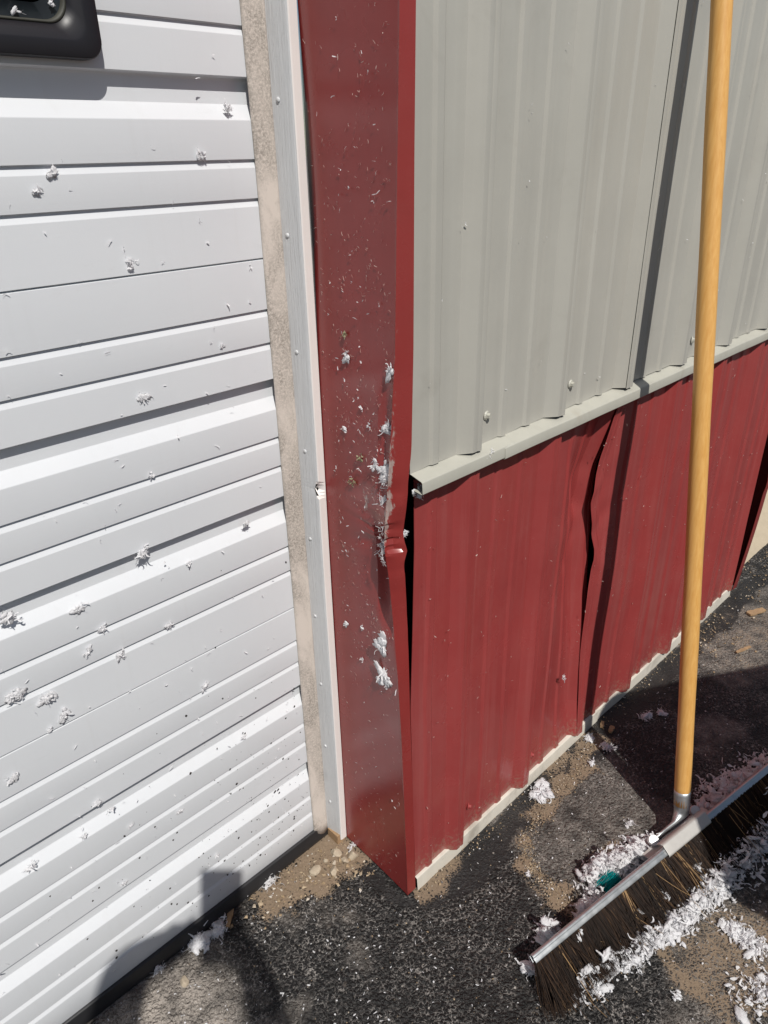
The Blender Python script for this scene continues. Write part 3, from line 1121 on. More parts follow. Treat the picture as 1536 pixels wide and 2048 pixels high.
me = mesh("moulding", P.reshape(-1, 3), [tuple(reversed(f)) for f in Fc])
me.materials.append(MAT['vinyl'])
me.materials.append(MAT['lit_edge'])
me.materials.append(MAT['void_shade'])
for pl in me.polygons:
    if abs(pl.normal.y) > 0.6 and pl.center.y < 0.19:
        pl.material_index = 1  # sun-facing edge takes the lit copy
    if pl.index % (m - 1) in (3, 4) and abs(zs[pl.index // (m - 1)] - 0.782) < 0.011:
        pl.material_index = 2  # notch faces painted black for the shade of the hollow
moulding = link("moulding", me, None, stop)
link("core", box_mesh("core", -0.011, -0.001, 0.183, 0.212, 0.03, 2.24), MAT['void_shade'], stop)  # black fill that paints the hollow inside dark
fl = []
for s in np.linspace(0, 1, 8):
    xx = -0.0185 - 0.0325 * s
    yy = 0.2115 + 0.004 * s - 0.0035 * math.sin(math.pi * s)
    fl.append(np.stack([xx + (vnoise(zs, zs * 0 + 2, 5, 3) - 0.5) * 0.0025 * s, yy + 0 * zs, zs + 0.004], -1))
P = np.stack(fl, 1)
o = link("seal_flap", grid_mesh("seal_flap", P[:, ::-1]), MAT['flap'], stop, smooth=True)
solid(o, 0.0015, 0)
link("wood_end", box_mesh("wood_end", -0.022, -0.002, 0.178, 0.208, -0.004, 0.022), MAT['chip_wood'], stop)


def nail_mesh():
    bm = bmesh.new()
    bmesh.ops.create_uvsphere(bm, u_segments=12, v_segments=6, radius=0.0034, matrix=Matrix.Diagonal((1, 1, 0.55, 1)))
    me_ = bpy.data.meshes.new("nail")
    bm.to_mesh(me_)
    bm.free()
    me_.polygons.foreach_set("use_smooth", [True] * len(me_.polygons))
    me_.materials.append(MAT['vinyl'])
    return me_


NM = nail_mesh()
for px in [(558, 200), (577, 471), (595, 704), (611, 902), (622, 1077), (632, 1231), (643, 1367), (652, 1491), (661, 1602)]:
    p = onx(px, -0.0172)
    o = bpy.data.objects.new("nail", NM)
    COL.objects.link(o)
    o.parent = stop
    o.matrix_parent_inverse = Matrix.Translation(-Vector(stop.location))
    p.y = min(max(p.y, 0.186), 0.205)
    p.x = -0.0150 - 0.0055 * (p.y - 0.179) / 0.032
    o.location = p
    o.rotation_euler = (0, R(-90), 0)

# ------------------------------------------------------------------ push broom
broom = empty("push_broom", (0.44, -0.31, 0))
tag(broom, "push broom with yellow wooden handle leaning against the wall in front of fluff", "push broom")
H0 = Vector((0.4948, -0.2783, 0.100))
HD = Vector((0.0762, 0.1631, 0.9837)).normalized()
LEN = 1.64
npt = 40
pts = [H0 + HD * (LEN * i / npt - 0.03) for i in range(npt + 1)]
rad = [0.0154 + 0.0003 * math.sin(i * 0.9) for i in range(npt + 1)]
rad[-1] = 0.009
me = tube_mesh("handle", [p - H0 for p in pts], rad, 24)
o = link("handle", me, MAT['wood'], None, smooth=True)
o.parent = broom
o.location = H0 - Vector(broom.location)
# galvanized ferrule: round above, flattened and bent towards the block below
fp = [H0 + HD * 0.004, H0 - HD * 0.004, H0 - HD * 0.035, H0 - HD * 0.047, Vector((0.480, -0.286, 0.046)), Vector((0.462, -0.286, 0.040)), Vector((0.430, -0.280, 0.038)), Vector((0.392, -0.2745, 0.037))]
o = link("ferrule", tube_mesh("ferrule", fp, [0.0158, 0.0158, 0.0155, 0.0150, 0.0125, 0.0110, 0.0105, 0.0095], 20,
                              squash=[(1, 1), (1, 1), (1, 0.98), (1, 0.9), (0.85, 0.9), (0.5, 1.0), (0.4, 1.0), (0.4, 1.0)]), MAT['galv'], broom, smooth=True)
# steel rail that grips the bristles
A = Vector((0.0307, -0.2518, 0.060))
B = Vector((0.842, -0.3850, 0.060))
ax = (B - A).normalized()
side = Vector((ax.y, -ax.x, 0)).normalized()          # towards the bristle tips (away from the wall)
if side.y > 0:
    side = -side
out = (side * 0.80 + Vector((0, 0, -0.60))).normalized()    # bristle direction
nrm = ax.cross(out).normalized()
if nrm.z < 0:
    nrm = -nrm
rp = [(0.006, -0.005), (-0.004, -0.0052), (-0.0056, -0.0035), (-0.0060, 0.0), (-0.0054, 0.0036), (-0.0036, 0.0052), (-0.0012, 0.0050), (0.0002, 0.0040), (0.0016, 0.0050), (0.0062, 0.0052), (0.0070, 0.0042)]
nn = 50
P = np.zeros((len(rp), nn, 3))
for j in range(nn):
    t_ = j / (nn - 1)
    c = A.lerp(B, t_) + Vector((0, 0, 0.0015 * math.sin(t_ * 7)))
    for i, (a, b) in enumerate(rp):
        P[i, j] = c + out * a + nrm * b
o = link("rail", grid_mesh("rail", P[::-1]), MAT['galv'], broom, smooth=True)
solid(o, 0.0012, 0)
wnorm(o)
# centre bracket over the rail
C0 = Vector((0.4363, -0.3180, 0.060))
t0 = (C0 - A).dot(ax)
bp = [(-0.0150, -0.008), (-0.0142, 0.003), (-0.0120, 0.0072), (-0.0095, 0.0084), (0.0070, 0.0086), (0.0095, 0.0078), (0.0108, 0.005), (0.0108, -0.002)]
P = np.zeros((len(bp), 8, 3))
for j in range(8):
    c = A + ax * (t0 - 0.066 + 0.132 * j / 7)
    for i, (a, b) in enumerate(bp):
        P[i, j] = c + out * a + nrm * b
o = link("bracket", grid_mesh("bracket", P[::-1]), MAT['plate'], broom, smooth=True)
solid(o, 0.0016, 0)
wnorm(o)
# flat tongue behind the rail with two bolts
P = np.zeros((2, 6, 3))
for j in range(6):
    c = A + ax * (t0 - 0.085 + 0.19 * j / 5)
    P[0, j] = c - side * 0.008 + Vector((0, 0, -0.020))
    P[1, j] = c - side * 0.030 + Vector((0, 0, -0.024))
tongue = o = link("tongue", grid_mesh("tongue", P), MAT['plate'], broom)
solid(o, 0.003, 0)
MAT['bolt'] = plain("bright_bolt", (0.78, 0.78, 0.77), 0.4, metal=0.3, var=0.06)
for px, zz in (((1308, 1680), 0.050), ((1391, 1621), 0.046)):
    c = onz(px, zz)
    axb = (CAM - c).normalized() * 0.4 + Vector((-0.25, -0.35, 0.65))
    axb.normalize()
    bolt = link("bolt", tube_mesh("bolt", [c - axb * 0.024, c - axb * 0.014, c - axb * 0.0135, c - axb * 0.001, c, c + axb * 0.0004], [0.007, 0.007, 0.0100, 0.0100, 0.0092, 0.006], 18), MAT['bolt'], None)
    bolt.parent = tongue

# bristles
NB = 11500
NT_ = 74
ti = RNG.integers(0, NT_, NB)
ri = RNG.integers(0, 3, NB)
t_ = np.clip((ti + 0.5) / NT_ + (ri - 1) * 0.25 / NT_ + RNG.normal(0, 0.0026, NB), 0.002, 0.998)
row = np.clip((ri - 1) * 0.7 + RNG.normal(0, 0.22, NB), -1, 1)
tl = RNG.normal(0, 0.07, (NT_, 3))[ti, ri]
tn = RNG.normal(0, 0.06, (NT_, 3))[ti, ri]
tt_ = RNG.normal(0, 0.16, (NT_, 3))[ti, ri]
Av, Bv, ov, nv, axv = (np.array(v) for v in (A, B, out, nrm, ax))
root = Av + (Bv - Av) * t_[:, None] + ov * 0.006 + nv * (row * 0.0045)[:, None]
clump = (fbm(t_, t_ * 0, 60, 3, 2) - 0.5)
length = np.interp(t_, [0, 0.3, 0.6, 1.0], [0.074, 0.076, 0.081, 0.078]) * (1 + 0.05 * RNG.standard_normal(NB))
lean = RNG.normal(0, 0.055, NB) + clump * 0.30 + tl
dirs = ov + axv * lean[:, None] + nv * ((row * 0.16) + tn + RNG.normal(0, 0.03, NB))[:, None]
# the end tufts splay outwards
dirs += axv * (-0.22 * np.exp(-(t_ / 0.03)) * RNG.uniform(0, 1, NB))[:, None]
dirs /= np.linalg.norm(dirs, axis=1)[:, None]
wild = RNG.random(NB) < 0.018
dirs[wild] += RNG.normal(0, 0.22, (wild.sum(), 3))
curl = RNG.normal(0, 1, (NB, 3)) * 0.006
curl[wild] *= 2.2
tip = root + dirs * length[:, None]
# tips stop at the ground and splay along it
K = 5
rings = []
ru = np.cross(dirs, nv)
ru /= np.linalg.norm(ru, axis=1)[:, None]
rv = np.cross(dirs, ru)
br = RNG.uniform(0.00034, 0.00066, NB)
V = np.zeros((NB, K, 3, 3))
for k in range(K):
    s = k / (K - 1)
    c = root + dirs * (length * s)[:, None] + curl * (s * s)
    c[:, 2] = np.maximum(c[:, 2] - 0.010 * s * s, 0.0015 + 0.008 * np.abs(row) * s)
    for a in range(3):
        an = 2 * math.pi * a / 3
        V[:, k, a] = c + (ru * math.cos(an) + rv * math.sin(an)) * (br * (1 - 0.4 * s))[:, None]
idx = np.arange(NB * K * 3).reshape(NB, K, 3)
fs = []
for a in range(3):
    b = (a + 1) % 3
    fs.append(np.stack([idx[:, :-1, a], idx[:, :-1, b], idx[:, 1:, b], idx[:, 1:, a]], -1).reshape(-1, 4))
me = mesh("bristles", V.reshape(-1, 3), np.concatenate(fs).tolist())
tint = np.repeat(np.clip(RNG.beta(1.5, 2.3, NB) + tt_ + wild * 0.3, 0, 1), K * 3).astype(np.float32)  # palest tints are golden strands and painted-in glints
at = me.attributes.new("tint", 'FLOAT', 'POINT')
at.data.foreach_set("value", tint)
bristles = link("bristles", me, MAT['bristle'], broom)
bristles["kind"] = "stuff"


# ------------------------------------------------------------------ fluff
def strips(n, centre_fn, L=(0.006, 0.02), W=(0.0012, 0.003), curl=2.0, lift=0.4, seg=6, rng=None):
    """curled torn strips; returns verts, faces, tint. centre_fn(rng)->(x,y,z) local with z off the surface"""
    rng = rng or RNG
    V, Fc, T = [], [], []
    for _ in range(n):
        c = np.array(centre_fn(rng), float)
        ln = rng.uniform(*L)
        w = rng.uniform(*W)
        a = rng.uniform(0, 2 * math.pi)
        d = np.array([math.cos(a), math.sin(a), rng.normal(0, lift)])
        d /= np.linalg.norm(d)
        axis_ = rng.normal(0, 1, 3)
        axis_ /= np.linalg.norm(axis_)
        k = rng.normal(0, curl) / seg
        sd = np.cross(d, rng.normal(0, 1, 3))
        sd /= np.linalg.norm(sd) + 1e-9
        p = c - d * ln * 0.5
        b0 = len(V)
        tt = rng.random()
        for i in range(seg + 1):
            s = i / seg
            ww = w * (0.35 + 0.65 * math.sin(math.pi * min(max(s, 0.05), 0.95))) * rng.uniform(0.7, 1.25)
            q1 = p + sd * ww
            q2 = p - sd * ww
            q1[2] = abs(q1[2]) + 0.0004
            q2[2] = abs(q2[2]) + 0.0004
            V.append(q1)
            V.append(q2)
            T += [tt, tt]
            p = p + d * ln / seg
            kk = k + rng.normal(0, 0.25)
            ca, sa = math.cos(kk), math.sin(kk)
            d = d * ca + np.cross(axis_, d) * sa + axis_ * np.dot(axis_, d) * (1 - ca)
            sd = sd - d * np.dot(sd, d)
            sd /= np.linalg.norm(sd) + 1e-9
        for i in range(seg):
            j = b0 + 2 * i
            Fc.append((j, j + 2, j + 3, j + 1))
    return V, Fc, T


def lump(n, centre_fn, size=(0.004, 0.008), rng=None, flat=0.7):
    """torn, folded wads: ridged, ragged surfaces"""
    rng = rng or RNG
    bm = bmesh.new()
    bmesh.ops.create_icosphere(bm, subdivisions=3, radius=1.0)
    bv = np.array([v.co[:] for v in bm.verts])
    bf = [tuple(v.index for v in f.verts) for f in bm.faces]
    bm.free()
    V, Fc, T = [], [], []
    for _ in range(n):
        c = np.array(centre_fn(rng), float)
        s = rng.uniform(*size)
        sc = np.array([rng.uniform(0.9, 1.9), rng.uniform(0.5, 1.0), rng.uniform(0.5, 0.9) * flat])
        off = rng.uniform(0, 50, 4)
        u = bv[:, 0] + bv[:, 2] * 1.7
        w = bv[:, 1] - bv[:, 2] * 1.3
        lo = fbm(u + off[0], w + off[1], 1.3, 2)
        rid = np.abs(fbm(u + off[2], w + off[3], 2.3, 3) - 0.5) * 2
        r_ = 0.30 + 0.75 * lo + 0.85 * rid + 0.25 * fbm(u, w, 7.0, 2, 3)
        a = rng.uniform(0, 6.28)
        q = bv * r_[:, None] * sc * s
        rot = np.array([[math.cos(a), -math.sin(a), 0], [math.sin(a), math.cos(a), 0], [0, 0, 1]])
        q = q @ rot.T + c
        q[:, 2] = np.maximum(q[:, 2], 0.0003)
        b0 = len(V)
        V += list(q)
        Fc += [tuple(b0 + i for i in f) for f in bf]
        T += [rng.random() * 0.5] * len(q)
    return V, Fc, T


def combine(parts):
    V, Fc, T = [], [], []
    for v, f, t in parts:
        b = len(V)
        V += v
        Fc += [tuple(b + i for i in q) for q in f]
        T += t
    return V, Fc, T


def fluff_obj(name, parts, frame, mat):
    """frame: (origin, U, V, N); verts are local to it"""
    V, Fc, T = combine(parts)
    me_ = mesh(name, V, Fc)
    a = me_.attributes.new("tint", 'FLOAT', 'POINT')
    a.data.foreach_set("value", np.array(T, np.float32))
    me_.polygons.foreach_set("use_smooth", [True] * len(me_.polygons))
    o_ = link(name, me_, mat)
    O, U, Vv, N = frame
    o_.matrix_world = Matrix(((U.x, Vv.x, N.x, O.x), (U.y, Vv.y, N.y, O.y), (U.z, Vv.z, N.z, O.z), (0, 0, 0, 1)))
    return o_


X_, Y_, Z_ = Vector((1, 0, 0)), Vector((0, 1, 0)), Vector((0, 0, 1))
FR = {
    'door': lambda p: (ony(p, YD - 0.0012), X_, Z_, -Y_),
    'jamb': lambda p: (on_jamb(p), -Y_, Z_, -X_),
    'wall': lambda p: (ony(p, -0.001), X_, Z_, -Y_),
    'ground': lambda p: (onz(p, 0.001), X_, Y_, Z_),
}


def tuft(surf, px, label, size=0.012, n=26, lumps=2, cat="fluff", mat='fluff', name="fluff_tuft", group=None, aspect=1.0, ang=0.0, hgt=0.5, seed=None, W=(0.0003, 0.0011), L=None):
    rng = np.random.default_rng(seed if seed is not None else int(px[0] * 7 + px[1] * 13))
    ca, sa = math.cos(ang), math.sin(ang)

    def c(r_):
        x, y = r_.normal(0, 0.42, 2)
        x *= size
        y *= size / aspect
        return (x * ca - y * sa, x * sa + y * ca, abs(r_.normal(0, 0.35)) * size * hgt + 0.0006)
    up_ = surf in ('door', 'jamb')
    parts = [strips(int(n * (0.9 if up_ else 1.3)), c, L or (size * 0.6, size * 1.7), W, 3.2 if up_ else 4.6, 0.12 if up_ else 0.35, 7, rng)]
    if lumps:
        parts.append(lump(lumps * 2, c, (size * 0.20, size * (0.55 if up_ else 0.42)), rng, 0.38 if up_ else 0.9))
    o_ = fluff_obj(name, parts, FR[surf](px), MAT[mat])
    tag(o_, label, cat, group)
    return o_


tuft('door', (95, 6), "white fluff flake on the black window's pane", 0.005, 6, 1, aspect=2.0, ang=-0.8).location.y -= 0.006
tuft('door', (27, 25), "thin curled fluff flake on the window pane near its lower edge", 0.005, 4, 1, aspect=3.0, ang=-0.4).location.y -= 0.006
GD, GJ, GG = "fluff tufts stuck to the white door", "fluff tufts stuck to the red trim", "fluff wads on the asphalt"
for px, size, n, lm, asp, ang, label in [
    ((455, 215), 0.011, 16, 2, 1.4, 0.4, "spread white fluff tuft near the seal on the door's uppermost bright ridge"),
    ((400, 311), 0.009, 14, 3, 1.0, 0, "round white fluff wad on door groove, upper right of the door"),
    ((104, 346), 0.010, 12, 2, 2.2, 0.3, "curved white fluff strand on the door below the black window"),
    ((74, 382), 0.008, 10, 2, 1.0, 0, "small grey-white fluff knot on the door below the curved strand"),
    ((257, 524), 0.009, 22, 0, 1.0, 0, "spiky white fluff star just above the upper door joint"),
    ((444, 690), 0.007, 12, 1, 1.0, 0, "little ragged fluff speck below the upper joint near the seal"),
    ((286, 795), 0.015, 18, 3, 1.8, -0.5, "large winged white fluff tuft with its shadow in the middle of the door"),
    ((492, 1048), 0.012, 18, 3, 1.8, 0.2, "white fluff tuft on the second bright ridge close to the seal"),
    ((283, 1105), 0.014, 22, 3, 1.3, 0.9, "white fluff tuft hanging over a door ridge at mid height"),
    ((377, 1126), 0.009, 14, 1, 1.6, 1.2, "upright fluff scrap on the bright ridge beside the hanging tuft"),
    ((302, 951), 0.007, 12, 2, 1.0, 0, "small fluff knot on the groove under the upper bright ridge"),
    ((18, 1232), 0.020, 26, 4, 1.7, -0.4, "big white fluff tuft at the left picture edge on the door ridge"),
    ((160, 1216), 0.014, 20, 3, 1.4, 0.2, "pale fluff tuft lying on the broad bright door ridge"),
    ((205, 1256), 0.010, 16, 3, 1.0, 0, "round fluff wad on the groove below the broad bright ridge"),
    ((337, 1251), 0.011, 18, 2, 1.6, 0, "fan-shaped fluff tuft on the groove right of the round wad"),
    ((176, 1301), 0.010, 22, 1, 1.2, 0.7, "ragged fluff tuft with a dark speck beside it on the door"),
    ((240, 1308), 0.012, 14, 1, 3.0, 0.6, "long thin fluff strand along a door groove, above the lower joint"),
    ((25, 1393), 0.018, 26, 5, 1.4, 0.1, "wide fluff clump at the left edge above the lower door joint"),
    ((92, 1397), 0.015, 22, 4, 1.5, 0.2, "fluffy clump beside the wide one above the lower door joint"),
    ((128, 1430), 0.014, 22, 5, 1.7, 0.8, "thick white fluff wad sitting just above the lower door joint"),
    ((100, 1459), 0.008, 12, 2, 1.8, 0.5, "small fluff scrap on the lower door joint"),
    ((22, 1559), 0.012, 18, 3, 2.2, 0.4, "flattened fluff tuft at the left edge below the lower joint"),
    ((195, 1606), 0.011, 18, 2, 1.8, 0.2, "fluff tuft on a dark door ridge below the lower joint"),
    ((410, 1372), 0.011, 14, 1, 2.4, 0.9, "slender fluff strand on a groove near the right of the lower joint"),
    ((222, 1618), 0.009, 16, 1, 1.4, 0.4, "small fluff scrap on bright ridge beside the ridge tuft"),
    ((168, 1672), 0.008, 12, 1, 1.5, 1.1, "tiny upright fluff scrap on the bright ridge near the door's foot"),
    ((262, 1650), 0.008, 12, 1, 1.5, 0.2, "small fluff scrap just below the lowest-but-one bright ridge"),
    ((360, 1622), 0.009, 16, 1, 1.8, 0.2, "flat fluff scrap on a groove left of the mud spots"),
    ((487, 1474), 0.008, 18, 0, 1.2, 1.2, "thin fluff wisp on the bright ridge near the beige seal"),
    ((60, 1733), 0.012, 24, 0, 1.6, 0.2, "faint fluff wisp on the bright ridge at lower left"),
    ((250, 1765), 0.008, 14, 1, 1.6, 0.2, "fluff scrap on the dark ridge low on the door"),
    ((435, 1710), 0.008, 16, 0, 1.2, 0.9, "frayed fluff wisp on the lowest bright ridge near the mud spots"),
]:
    tuft('door', px, label, size * 0.58, int(n * 0.75), lm + 1, group=GD, aspect=asp * 1.15, ang=ang + random.uniform(-0.3, 0.3), hgt=0.10, W=(0.0004, 0.0018), L=(size * 0.35, size * random.uniform(0.9, 1.6)))

for px, size, n, lm, asp, ang, label in [
    ((693, 712), 0.013, 16, 2, 2.4, 1.4, "long white fluff strand on the red trim below a green scrap"),
    ((722, 815), 0.006, 8, 1, 2.0, -0.8, "small white fluff flake casting a long shadow on the red trim"),
    ((738, 853), 0.005, 8, 1, 1.2, 0.5, "tiny white fluff flake right of the curled strand on trim"),
    ((690, 858), 0.009, 10, 1, 2.6, -1.2, "curled white fluff strand at mid height left on the red trim"),
    ((752, 932), 0.013, 18, 2, 1.3, -0.4, "forked white fluff tuft above the torn edge of the trim"),
    ((774, 948), 0.013, 20, 3, 2.0, 1.4, "white fluff wad caught on the torn trim edge, upper one"),
    ((771, 1000), 0.009, 16, 2, 1.3, 1.2, "white fluff caught in the torn trim edge, lower one"),
    ((768, 1090), 0.010, 22, 1, 1.4, 0.4, "ragged fluff at the lower end of the tear in the trim"),
    ((781, 742), 0.008, 12, 2, 1.4, 0.8, "fluff flake on the trim corner high above the tear"),
    ((776, 858), 0.009, 14, 2, 1.6, 1.1, "fluff flake on the trim corner just above the tear"),
    ((766, 1288), 0.015, 16, 4, 2.0, 1.4, "white fluff wad on the trim corner below the tear"),
    ((773, 1360), 0.016, 18, 5, 1.6, -0.7, "largest white fluff wad on the lower trim corner"),
    ((692, 1248), 0.008, 10, 2, 1.5, 0.9, "lone white fluff flake left of the corner wads on trim"),
    ((725, 1318), 0.007, 10, 1, 1.6, 1.4, "pair of little fluff flakes beside the corner wads on trim"),
    ((725, 1255), 0.007, 12, 0, 2.4, -1.2, "thin pinkish fluff strand above the paired flakes on trim"),
]:
    tuft('jamb', px, label, size * (1.25 if px[0] > 760 else 0.70), n, lm + 1, group=GJ, aspect=asp, ang=ang, hgt=0.2, W=(0.0004, 0.0016))
for px, size, label in [((691, 668), 0.008, "small dry green scrap stuck high on the red trim"),
                        ((722, 917), 0.010, "dry green scrap beside the forked fluff on the red trim"),
                        ((708, 965), 0.011, "largest dry green scrap with brown fibres on the red trim")]:
    tuft('jamb', px, label, size * 0.8, 18, 0, cat="plant scrap", mat='leaf', name="plant_scrap", aspect=1.6, ang=0.5, W=(0.0006, 0.0016), L=(0.003, 0.008))

o = tuft('wall', (836, 982), "white fluff wad stuffed in the gap under the grey ledge's end", 0.012, 18, 4, group=None, aspect=1.3, ang=0.4)
o = tuft('wall', (817, 1072), "greyish fluff wisp caught in the black gap beside the torn trim", 0.007, 26, 0, aspect=1.2, W=(0.0004, 0.001))
o.location.y += 0.012
tuft('wall', (958, 904), "white fluff strand lying on the grey ledge under a rib", 0.010, 10, 1, aspect=2.5, ang=0.2).location.y = -0.016
tuft('wall', (1126, 1352), "faded white fluff smear low on the red wall", 0.008, 16, 0, aspect=1.0, W=(0.0005, 0.0014))

for px, size, n, lm, asp, ang, label in [
    ((396, 1882), 0.022, 55, 10, 1.1, 0.3, "big fist-like white fluff wad at the foot of the door"),
    ((437, 1858), 0.020, 40, 6, 2.2, 1.0, "stretched white fluff wad right of the big one by the door"),
    ((535, 1757), 0.026, 60, 5, 1.9, 0.8, "pale fluff heap on tan silt by the door's foot"),
    ((484, 1792), 0.014, 26, 2, 1.6, 0.4, "small pinkish fluff scrap below the pale heap on silt"),
    ((318, 1935), 0.014, 26, 2, 1.8, 0.6, "wispy white fluff in the shade at the door's black seal"),
    ((706, 1692), 0.012, 16, 1, 4.0, 0.2, "thin white fluff strand at the foot of the door stop"),
    ((1082, 1586), 0.024, 46, 12, 1.4, 0.5, "bright white fluff wad against the wall's cream base strip"),
    ((1178, 1478), 0.014, 28, 4, 1.8, 0.3, "bluish white fluff scraps at the foot of the sheet lap"),
    ((1214, 1497), 0.016, 40, 3, 1.2, 0.2, "grey-white fluff tangle below the sheet lap"),
    ((1184, 1527), 0.010, 18, 2, 2.0, 0.3, "small white fluff scrap on tan silt below the tangle"),
    ((1290, 1436), 0.018, 26, 2, 1.8, -0.2, "ring of white fluff lying in the round shadow"),
    ((1322, 1426), 0.012, 22, 5, 1.4, 0.8, "solid white fluff wad right of the ring in the round shadow"),
    ((1258, 1648), 0.009, 22, 1, 1.1, 0.4, "beige fluff scrap on bare asphalt left of the broom socket"),
    ((1056, 1750), 0.007, 12, 3, 1.0, 0.4, "small white fluff knot left of the silt ring"),
    ((1351, 1994), 0.008, 14, 3, 1.0, 0.4, "pinkish fluff knot near the bottom right edge of the photo"),
    ((1508, 1092), 0.014, 14, 4, 1.2, 0.3, "white fluff knot on gravel by the far opening"),
    ((1063, 1940), 0.020, 26, 5, 2.2, -1.1, "white fluff loop beside the left end of the broom rail"),
    ((1196, 1985), 0.013, 22, 6, 1.2, 0.2, "round white fluff wad below the bristle tips"),
]:
    tuft('ground', px, label, size, n, lm, group=GG, aspect=asp, ang=ang, W=(0.0005, 0.0018), hgt=0.55)

# scraps lying on the bristles
for px, zz, size, n, lm, asp, ang, label in [
    ((1332, 1748), 0.036, 0.014, 22, 2, 1.6, -0.2, "coiled white fluff strand lying on bristles below the bracket"),
    ((1158, 1866), 0.050, 0.012, 16, 4, 1.6, 0.2, "white fluff wad on the lower edge of the steel rail"),
    ((1398, 1681), 0.045, 0.010, 16, 2, 1.2, 0.2, "white fluff scrap at the bracket's right end on bristles"),
    ((1395, 1735), 0.034, 0.012, 12, 3, 2.4, -0.2, "hooked white fluff strand on bristles near the shadow edge"),
    ((1280, 1824), 0.030, 0.007, 8, 2, 1.2, 0.2, "small oval fluff flake in the middle of the bristles"),
    ((1330, 1790), 0.030, 0.010, 14, 1, 1.6, 0.9, "frayed fluff scrap on bristles above the white row"),
]:
    o = tuft('ground', px, label, size, n, lm, group="fluff lying on the broom", aspect=asp, ang=ang)
    o.location = onz(px, zz)


# swept heaps round the broom
def heap(px_list, width, n, lumps, label, name="swept_fluff", hgt=0.02, L=(0.007, 0.022), W=(0.0007, 0.0028), lsz=(0.0030, 0.0085)):
    rng = np.random.default_rng(int(px_list[0][0] * 3 + px_list[0][1]))
    pts_ = [onz(p) for p in px_list]
    width *= 1.25
    hgt *= 1.15
    seglen = [(b - a).length for a, b in zip(pts_[:-1], pts_[1:])]
    tot = sum(seglen)
    O = pts_[0].copy()
    O.z = 0.001

    def c(r_):
        s = r_.uniform(0, tot)
        i = 0
        while i < len(seglen) - 1 and s > seglen[i]:
            s -= seglen[i]
            i += 1
        t = s / seglen[i]
        p = pts_[i].lerp(pts_[i + 1], t)
        k = 0.45 + 1.1 * vnoise(p.x, p.y, 30, 3)
        off = r_.normal(0, width * 0.42, 2) * k
        rr = math.hypot(*off) / width
        z = abs(r_.normal(0, 0.5)) * hgt * math.exp(-rr * rr * 2) * k
        return (p.x + off[0] - O.x, p.y + off[1] - O.y, z + 0.0008)
    o_ = fluff_obj(name, [strips(int(n * 3.2), c, L, W, 5.5, 0.6, 7, rng), lump(int(lumps * 2.5), c, lsz, rng, 0.9)], (O, X_, Y_, Z_), MAT['fluff'])
    tag(o_, label, "fluff", kind="stuff")
    return o_


heap([(1085, 1880), (1105, 1862)], 0.014, 60, 8, "fluff gathered behind the left end of the broom rail", hgt=0.03)
heap([(1165, 1840), (1195, 1805)], 0.018, 110, 14, "fluff gathered behind the rail left of the turquoise scrap", hgt=0.04)
heap([(1180, 1770), (1230, 1735), (1300, 1705)], 0.026, 420, 46, "main fluff heap swept up behind the rail left of the bracket", hgt=0.045)
heap([(1425, 1640), (1450, 1590), (1530, 1560), (1620, 1505)], 0.040, 700, 70, "shaded fluff heap behind the rail right of the socket", hgt=0.05)
heap([(1150, 1985), (1200, 1945), (1250, 1915)], 0.018, 170, 14, "fluff row at the left of the bristle tips", hgt=0.03)
heap([(1250, 1920), (1300, 1885), (1345, 1855), (1385, 1820)], 0.020, 330, 34, "fluff row along the middle of the bristle tips", hgt=0.03)
heap([(1385, 1815), (1430, 1770), (1452, 1740)], 0.022, 260, 30, "bright fluff row at the bristle tips by the shadow edge", hgt=0.035)
heap([(1470, 1735), (1500, 1690), (1550, 1660)], 0.034, 330, 34, "shaded fluff heap in front of the bristles at the right", hgt=0.035)
heap([(1500, 1640), (1540, 1600), (1640, 1560)], 0.020, 120, 10, "shaded fluff along the bristle tips at the right edge", hgt=0.03)
heap([(1455, 1855), (1490, 1880), (1520, 1900)], 0.022, 90, 6, "scattered flattened fluff right of the bright row", hgt=0.008)
heap([(1500, 2000), (1560, 1980)], 0.040, 60, 5, "scattered fluff in the bottom right corner", hgt=0.006)

# loose flecks everywhere
def scatter(surf_o, U, Vv, N, pts2, size, mat, name, label, cat="fluff", L=(0.003, 0.008), W=(0.0003, 0.0009), lift=0.15, per=1, curl=1.8, seed=5):
    rng = np.random.default_rng(seed)
    it = iter(pts2)
    V, Fc, T = [], [], []
    for q in pts2:
        v, f, t = strips(per, lambda r_: (q[0], q[1], 0.0006), L, W, curl, lift, 4, rng)
        if len(q) > 2:
            v = [w_ + np.array((0, 0, q[2])) for w_ in v]
        b = len(V)
        V += v
        Fc += [tuple(b + i for i in g) for g in f]
        T += t
    o_ = fluff_obj(name, [(V, Fc, T)], (surf_o, U, Vv, N), MAT[mat])
    tag(o_, label, cat, kind="stuff")
    return o_


rng = np.random.default_rng(3)
# red trim: fibres and flecks
pts2 = []
while len(pts2) < 900:
    y = rng.uniform(0.012, 0.168)
    z = rng.uniform(0.02, 1.5)
    dens = 0.25 + 0.75 * math.exp(-((z - 0.85) / 0.30) ** 2) + 0.35 * math.exp(-((z - 1.2) / 0.15) ** 2)
    dens *= 0.45 + 0.55 * (1 - y / 0.17)
    if rng.random() < dens and fbm(y, z, 16, 2, 60) > 0.36:
        pts2.append((-y, z, -jamb_x(y, z)))
scatter(Vector((-0.0003, 0, 0)), -Y_, Z_, -X_, pts2, 0, 'fibre', "fluff_flecks", "fine pale fibres speckled over the red trim", L=(0.002, 0.0065), W=(0.00018, 0.00042))
pts2 = [(-rng.uniform(0.015, 0.15), rng.normal(0.85, 0.32)) for _ in range(130)]
pts2 = [(a_, b_, -jamb_x(-a_, b_)) for a_, b_ in pts2 if 0.05 < b_ < 1.45]
